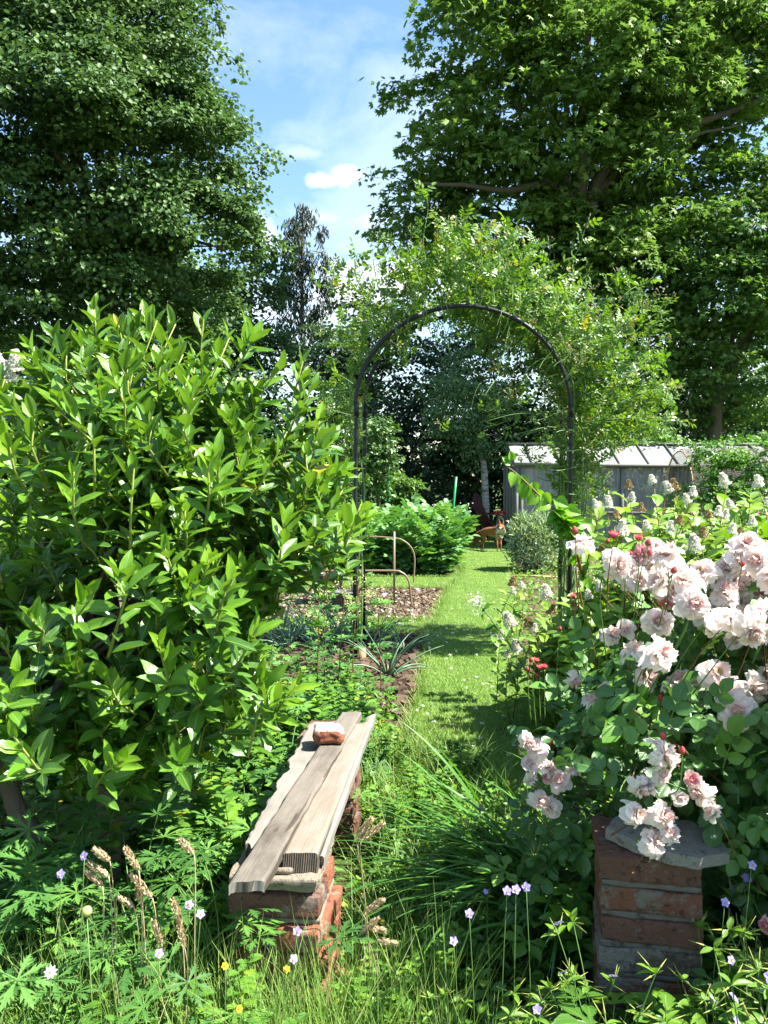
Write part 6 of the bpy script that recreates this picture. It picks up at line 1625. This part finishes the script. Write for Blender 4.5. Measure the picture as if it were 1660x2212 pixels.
def make_weed(tpl, m, h, nst, L, wr, cat, name):
    """upright leafy stems"""
    e = empty(name, (0, 0, 0), 'x', cat); st = Geo(); g = Geo()
    for k in range(nst):
        a = random.uniform(0, 6.28); s = random.uniform(.0, .16); hh = h * random.uniform(.6, 1.1); Q = curve_pts([Vector((math.cos(a) * s * .4, math.sin(a) * s * .4, 0)), Vector((math.cos(a) * s, math.sin(a) * s, hh * .6)), Vector((math.cos(a) * s * 1.5, math.sin(a) * s * 1.5, hh))], 5)
        st.tube(Q, np.linspace(.0028, .0012, len(Q)), 4, cap=False)
        nn = 16; idx = np.linspace(1, len(Q) - 1, nn)
        for j, i in enumerate(idx):
            p = Q[int(i)]; b = j * 1.57 + a
            for c in (0, math.pi):
                sc = L * random.uniform(.7, 1.1) * (1.0 - .4 * (j / nn)); g.inst(tpl, [tuple(p)], [(math.cos(b + c), math.sin(b + c), .45)], [(-math.cos(b + c) * .4, -math.sin(b + c) * .4 - .1, 1)], sc, sc * wr)
    st.build('stems', MAT['stem'], e); g.build('leaves', MAT[m], e); return e

def spread_copies(protos, spots, label, group, smin=.85, smax=1.15):
    seen = set()
    for j, sp in enumerate(spots):
        x, y = sp[0], sp[1]; i = j % len(protos); o = protos[i] if i not in seen else copy_tree(protos[i]); seen.add(i)
        s = random.uniform(smin, smax) * (sp[2] if len(sp) > 2 else 1); o.location = (x, y, 0); o.rotation_euler = (random.uniform(-.06, .06), random.uniform(-.06, .06), random.uniform(0, 6.28)); o.scale = (s, s, s)
        relabel(o, label if isinstance(label, str) else label[j], group)
# cut-leaved geraniums left foreground
gp = [make_geranium('x', None) for _ in range(3)]
spots = [(-.95, 1.75), (-.72, 1.68), (-.52, 1.72), (-.38, 1.85), (-.62, 1.95), (-.85, 2.0), (-1.05, 1.9), (-.35, 2.1), (-.55, 2.25), (-.42, 2.45), (-.75, 1.45, .8), (-.55, 1.42, .8), (-.9, 1.5, .85), (-1.15, 2.3), (-.30, 2.75), (-.38, 3.1), (-.5, 3.4), (-.18, 3.35, .8), (-.62, 2.9), (-.30, 3.75, .8), (-.42, 1.45, .7), (-.7, 3.6)]
spread_copies(gp, spots, 'cut leaved geranium growing around the left side of the bench', 'cut leaved geraniums left of the bench')
cp = [make_cranesbill(26, 2), make_cranesbill(24, 1), make_cranesbill(28, 3), make_cranesbill(24, 0)]
spots = []
for k in range(64):
    x = random.uniform(.12, 1.25); y = random.uniform(1.22, 1.62) if k < 40 else random.uniform(1.55, 2.5)
    if y > 1.5 and .40 < x < .72 and y < 1.95: y -= .3
    sc = .68 if y < 1.45 else (.75 if x < .4 else .9)
    if x < .3 and y > 1.5: sc = .55
    spots.append((x, y, sc))
spread_copies(cp, spots, 'yellow green cranesbill with beaked seed heads round the right brick pier', 'cranesbills round the right brick pier')
# leafy weeds between bench, beds and arch
wp = [make_weed(T_lance, 'herb', .38, 9, .075, 1.7, 'wild plant', 'weed'), make_weed(T_palm_lo, 'geranium', .30, 8, .085, 1.1, 'wild plant', 'weed'), make_weed(leaflet_hi, 'herb', .32, 9, .055, .9, 'wild plant', 'weed')]
spots = []
for k in range(84):
    y = random.choice([random.uniform(1.9, 3.2), random.uniform(3.0, 4.6)])
    x = random.uniform(-1.5, -.22) if y < 3 else random.uniform(-1.4, -.05)
    bx = -.33 + (y - 1.8) * .26
    if 1.6 < y < 3.1 and bx - .16 < x < bx + .24: x = bx - .16 - random.uniform(.03, .5)
    spots.append((x, y, .9 if y < 4 else .75))
spread_copies(wp, spots, 'leafy green weed in the tangle behind and left of the bench', 'weeds in the tangle left of the bench')
wq = [copy_tree(w) for w in wp]
spots = [(random.uniform(.0, .42), random.uniform(2.5, 3.5), .6) for _ in range(10)] + [(random.uniform(-.9, -.25), random.uniform(1.25, 1.6), .62) for _ in range(20)] + [(random.uniform(-.12, .12), random.uniform(1.5, 1.9), .5) for _ in range(6)]
spread_copies(wq, spots, 'small leafy weed growing up through the long grass', 'small weeds in the long grass')
# lime-flowered stalks near the arch foot
def lime_stalk(px, py, D, label):
    top = at(px, py, D); e = empty('meadow_rue', (top.x + random.uniform(-.05, .05), D, 0), label, 'meadow rue'); st = Geo(); fl = []; g = Geo(); t = top - e.location
    Q = curve_pts([Vector((0, 0, 0)), Vector((t.x * .3, 0, t.z * .5)), t], 6); st.tube(Q, np.linspace(.004, .002, len(Q)), 5)
    for k in range(7):
        p = Q[-1 - k // 2]; q = p + Vector(rdir(1)[0]) * .06 + Vector((0, 0, .03)); st.tube([p, q], .0014, 4)
        n = 26; fl.append(Geo()); fl[-1].inst(T_small, np.array(tuple(q)) + rng.normal(size=(n, 3)) * .014, rdir(n), rdir(n), .010, .008)
    for k in range(26):
        p = Q[random.randrange(2, len(Q) - 2)]; d = rdir(1)[0]; d[2] = .2; g.inst(T_palm_lo, [np.array(tuple(p)) + d * .05], [tuple(d)], [(0, -.3, 1)], .09, .09)
    st.build('stem', MAT['redstem'], e); [f.build('flower_head', MAT['limeflower'], e) for f in fl]; g.build('leaves', MAT['geranium'], e)
for (px, py, D, lab) in [(700, 1235, 4.9, 'tall pale flowered stalk left of the arch leg'), (745, 1290, 4.7, 'pale flowered stalk in front of the arch leg'), (690, 1300, 4.5, 'pale flowered stalk furthest left before the bed'), (775, 1265, 4.9, 'pale flowered stalk just right of the arch leg'), (815, 1275, 4.6, 'pale flowered stalk over the bare soil')]:
    lime_stalk(px, py, D, lab)
# leaning valerian stalk
def valerian():
    e = empty('valerian', (onz(1120, 1440).x, 4.2, 0), 'leaning stalk with small white flower heads over the grass path', 'valerian'); o = e.location
    Q = curve_pts([Vector((0, 0, 0)), at(1105, 1400, 4.0) - o, at(1070, 1350, 3.9) - o, at(1040, 1310, 3.9) - o, at(1028, 1294, 3.9) - o], 5); st = Geo(); st.tube(Q, np.linspace(.004, .002, len(Q)), 6)
    fl = []
    for p, n, s in [(Q[-1], 60, .018), (at(1026, 1322, 3.9) - o, 16, .007), (at(1050, 1312, 3.9) - o, 12, .006), (at(1022, 1300, 3.9) - o, 30, .012), (at(1038, 1296, 3.9) - o, 30, .012)]:
        fl.append(Geo()); fl[-1].inst(T_small, np.array(tuple(p)) + rng.normal(size=(n, 3)) * s, rdir(n), rdir(n), .009, .008); st.tube([Q[-5], p], .0014, 4)
    g = Geo()
    for p in (Q[6], Q[10], Q[14]):
        g.inst(T_lance, [tuple(p)] * 4, rdir(4), unit(rdir(4) + [0, 0, 1]), .06, .05)
    st.build('stem', MAT['stem'], e); [f.build('flower_head', MAT['white'], e) for f in fl]; g.build('leaves', MAT['geranium'], e)
valerian()
# back-border white daisies behind the potatoes
def backflowers():
    o = Vector((at(975, 1110, 15.2).x, 15.2, 0)); e = empty('aster_clump', o, 'clump of tiny white flowers behind the potato bed', 'flowers'); g = Geo(); st = Geo(); fl = Geo()
    for k in range(16):
        a = Vector((random.uniform(-.45, .4), random.uniform(-.2, .2), at(0, random.uniform(1090, 1125), 15.2).z)); st.tube([Vector((a.x * .5, a.y * .5, 0)), a], .003, 4)
        for j in range(5): flower5(fl, np.array(tuple(a)) + rng.normal(size=3) * .045, (0, -.7, .7), .013, 0, 6, .6)
        g.inst(T_lance, [tuple(a * random.uniform(.4, .9)) for _ in range(10)], rdir(10), unit(rdir(10) + [0, 0, 1]), .08, .07)
    st.build('stems', MAT['stem'], e); fl.build('flowers', MAT['white'], e); g.build('leaves', MAT['potato'], e)
backflowers()

# daylily
def daylily():
    o = Vector((.47, 2.22, 0)); e = empty('daylily_clump', o, 'clump of long arching strap leaves left of the right pier', 'daylily'); g = Geo(); n = 185
    base = np.stack([rng.normal(0, .09, n), rng.normal(0, .07, n), np.zeros(n)], 1)
    az = np.where(rng.random(n) < .8, rng.normal(math.pi * 1.06, .55, n), rng.uniform(0, 6.28, n)); L = rng.uniform(.42, .74, n)
    blades(g, base, az, L, rng.uniform(.013, .021, n), rng.uniform(.10, .5, n), rng.uniform(1.1, 2.1, n), 12)
    g.build('leaves', MAT['strap'], e)
daylily()
# second strap clump spears pointing up
g = Geo(); n = 14; blades(g, np.stack([rng.normal(0, .05, n), rng.normal(0, .05, n), np.zeros(n)], 1), rng.normal(math.pi, .5, n), rng.uniform(.45, .68, n), .018, rng.uniform(.2, .45, n), rng.uniform(.3, .8, n), 10)
tag(g.build('iris_clump', MAT['strap'], loc=(.42, 2.62, 0)), 'few upright broad blades rising behind the arching strap leaves', 'iris')

# ================================================================== LONG GRASS
def field(n, x0, x1, y0, y1, L0, L1, w, mask=None, th=(.05, .6), bd=(.2, 1.6), seg=5, rb=(2, 2)):
    x = rng.uniform(x0, x1, n); y = rng.uniform(y0, y1, n)
    if mask is not None: k = mask(x, y); x, y = x[k], y[k]
    n = len(x); blades(g, np.stack([x, y, np.zeros(n)], 1), rng.uniform(0, 6.28, n), rng.uniform(L0, L1, n), rng.uniform(w * .5, w * 1.3, n), rng.uniform(*th, n), rng.uniform(*bd, n), seg, rng.beta(*rb, n))
def bench_mask(x, y):
    bx = -.33 + (y - 1.8) * .26
    return ~((y > 1.75) & (y < 3.0) & (x > bx - .13) & (x < bx + .10)) & ~((y > 1.66) & (y < 1.97) & (x > .42) & (x < .69)) & ~((x > -.38) & (x < -.12) & (y > 1.70) & (y < 2.0))
g = Geo()
field(5200, -.30, .45, 1.9, 3.6, .10, .30, .0045, bench_mask)             # right of bench
field(3600, -1.2, .25, 1.05, 1.75, .12, .36, .0035, bench_mask)           # bottom left
field(1800, -.9, .15, 1.15, 1.8, .3, .46, .0025, bench_mask, (.05, .35), (.1, .8))
field(700, -.36, -.06, 1.45, 1.68, .18, .40, .004, None, (.05, .35), (.1, .9))
field(3000, -1.8, -.1, 1.8, 4.4, .10, .30, .0045, bench_mask)
field(2600, .0, 1.4, 1.05, 2.6, .06, .22, .004, bench_mask)
field(2400, -.2, .6, 3.2, 4.4, .05, .14, .004, None)
field(9000, -6, -.2, 10.8, 24, .05, .25, .012, None)
field(5000, 3, 9, 8, 20, .05, .25, .012, None)
field(3000, -4, -1.2, 2, 7, .1, .35, .006, None)
tag(g.build('long_grass', MAT['grass']), 'tangled long grass around the bench and foreground', 'grass', kind='stuff')
# low ground cover of small leaves
g = Geo(); n = 26000
x = rng.uniform(-2.2, 1.6, n); y = 1.0 + 3.6 * rng.random(n) ** 1.1; k = bench_mask(x, y) & ~((y > 3.0) & (x > .05)) ; x, y = x[k], y[k]; n = len(x)
g.inst(T_leaf, np.stack([x, y, rng.uniform(.01, .16, n)], 1), unit(rdir(n) * [1, 1, .4]), unit(rdir(n) * .5 + [0, -.1, 1]), rng.uniform(.02, .045, n), rng.uniform(.015, .03, n))
n = 9000; x = rng.uniform(.6, 3.5, n); y = rng.uniform(3, 12, n); k = x > np.array([edge_r(v) for v in y]) + .03; x, y = x[k], y[k]; n = len(x)
g.inst(T_leaf, np.stack([x, y, rng.uniform(.01, .12, n)], 1), unit(rdir(n) * [1, 1, .4]), unit(rdir(n) * .5 + [0, -.1, 1]), rng.uniform(.03, .06, n), .035)
tag(g.build('ground_cover', MAT['herb']), 'low carpet of small weeds under the taller plants', 'ground cover', kind='stuff')
g = Geo(); n = 5000; x = rng.uniform(-2.6, -.05, n); y = rng.uniform(4.2, 6.6, n); k = rng.random(n) < np.clip(-x * 1.1 + (5.1 - y) * .8 + .15, 0.05, 1); x, y = x[k], y[k]; n = len(x)
g.inst(T_palm_lo, np.stack([x, y, rng.uniform(.03, .16, n)], 1), unit(rdir(n) * [1, 1, .4]), unit(rdir(n) * .4 + [0, -.1, 1]), rng.uniform(.05, .10, n), .06)
n = 1700; x = rng.uniform(-2.4, .4, n); y = rng.uniform(7.4, 9.5, n); k = rng.random(n) < np.clip(-x * .5 + .04, .03, 1); x, y = x[k], y[k]; n = len(x)
g.inst(T_palm_lo, np.stack([x, y, rng.uniform(.03, .12, n)], 1), unit(rdir(n) * [1, 1, .4]), unit(rdir(n) * .4 + [0, -.1, 1]), rng.uniform(.04, .09, n), .06)
tag(g.build('bed_weeds', MAT['geranium']), 'seedling weeds creeping over the soil beds', 'weeds', kind='stuff')

# feathery seed heads
def seed_head(px0, py0, px1, py1, D, footx, label, i):
    """px0 = tip, px1 = foot of the spike"""
    tip = at(px0, py0, D); neck = at(px1, py1, D); o = Vector((footx, D + .05, 0)); e = empty('grass_seed_head', o, label, 'seed head', 'straw coloured grass seed heads')
    st = Geo(); Q = curve_pts([Vector((0, 0, 0)), (neck - o) * .5 + Vector((0, 0, .05)), neck - o, tip - o], 6); st.tube(Q[:13], .0011, 4); st.build('stalk', MAT['straw'], e)
    g = Geo(); a = np.array(tuple(neck - o)); b = np.array(tuple(tip - o)); n = 150; t = rng.random(n); ax = unit(b - a); r = .0058 * (np.sin(np.clip(t * .9 + .08, 0, 1) * math.pi) ** .6) * rng.uniform(.4, 1, n); u = rdir(n); u = unit(u - ax * (u @ ax)[:, None])
    g.inst(T_small, a + (b - a) * t[:, None] + u * r[:, None], ax * 1.2 + u * .8, u, .009, .0035); g.build('spike', MAT['straw'], e)
SH = [(205, 1835, 238, 1860), (192, 1865, 235, 1892), (188, 1882, 222, 1915), (272, 1833, 300, 1880), (285, 1890, 330, 1940), (260, 1940, 290, 1960), (300, 1918, 305, 1950), (375, 1945, 392, 2000), (385, 1985, 400, 2050), (333, 1990, 350, 2040), (390, 1815, 420, 1845), (826, 1780, 780, 1815), (803, 1770, 775, 1805), (826, 1945, 785, 1975), (815, 1985, 780, 2015), (830, 2010, 790, 2000), (855, 2038, 812, 2030)]
words = ['first', 'second', 'third', 'fourth', 'fifth', 'sixth', 'seventh', 'eighth', 'ninth', 'tenth', 'eleventh']
for i, (a, b, c, d) in enumerate(SH):
    D = 1.62 if i < 11 else 1.75
    seed_head(a, b, c, d, D, at(c, 2212, D).x + random.uniform(-.02, .05), ('plump straw seed head nodding in the grass left of the near pier' if i < 11 else 'straw seed head leaning right of the near pier'), i)
# single flowers
def wildflower(px, py, D, m, r, n, label, cat, w=.75):
    p = at(px, py, D); e = empty(cat.replace(' ', '_'), (p.x, D, 0), label, cat); st = Geo(); st.tube(curve_pts([(random.uniform(-.05, .05), .03, 0), (random.uniform(-.02, .02), .01, p.z * .5), (0, 0, p.z)], 4), .0008, 4); st.build('stem', MAT['stem'], e)
    fl = Geo(); flower5(fl, (0, -.002, p.z), (rng.normal(0, .3), -1, .6), r, 0, n, w); fl.inst(T_small, [(0, -.004, p.z)] * 5, rdir(5), rdir(5), .004, .004, mi=1); fl.build('flower', [MAT[m], MAT['stamen']], e)
wildflower(111, 2098, 1.4, 'pinkwhite', .012, 9, 'pale lilac flower low in the bottom left corner', 'scabious', .5)
for (px, py, lab) in [(183, 1848, 'mauve flower beside the seed heads'), (133, 1887, 'mauve flower in the shade left of the seed heads'), (434, 1973, 'mauve flower just left of the near brick pier'), (410, 1953, 'smaller mauve flower left of the near brick pier'), (643, 2010, 'pale blue flower in front of the near brick pier'), (635, 2070, 'mauve flower at the foot of the near brick pier'), (1096, 1923, 'mauve flower left of a pair in the dark'), (1115, 1920, 'mauve flower of the pair under the strap leaves'), (1137, 1915, 'mauve flower nearest the right pier'),
                       (1624, 1868, 'mauve flower right of the stone slab'), (1566, 1948, 'mauve flower right of the brick pier'), (1579, 2073, 'large mauve flower below the right pier'), (1648, 2130, 'mauve flower in the bottom right corner'), (1014, 1972, 'mauve flower in the dark below the strap leaves'), (980, 2031, 'mauve flower above the bottom cranesbills'), (345, 2058, 'small blue flower low in the grass')]:
    wildflower(px, py, 1.52, 'mauve', .0095, 5, lab, 'wild geranium', .95)
for (px, py, lab) in [(487, 2085, 'yellow flower left of the near pier foot'), (518, 2178, 'yellow flower at the bottom edge'), (620, 1592 + 500, 'yellow flower at the foot of the pier')]:
    wildflower(px, py, 1.42, 'yellow', .007, 6, lab, 'trefoil', .9)
# nigella pod
p = at(184, 1985 - 10, 1.55); e = empty('nigella_pod', (p.x + .02, 1.56, 0), 'round pale seed pod with thready collar left of the grasses', 'seed pod')
g = Geo(); lathe(g, [(.0005, -.011), (.008, -.006), (.0105, 0), (.008, .008), (.0005, .011)], 12); q = g.build('pod', MAT['limeflower'], e); q.location = (-.02, 0, p.z)
g = Geo(); n = 40; g.inst(T_small, np.tile([-.02, 0, p.z - .006], (n, 1)), unit(rdir(n) + [0, 0, .1]), rdir(n), .028, .0009); g.tube([(0, 0, 0), (-.02, 0, p.z - .01)], .0013, 4); g.build('stem', MAT['stem'], e)
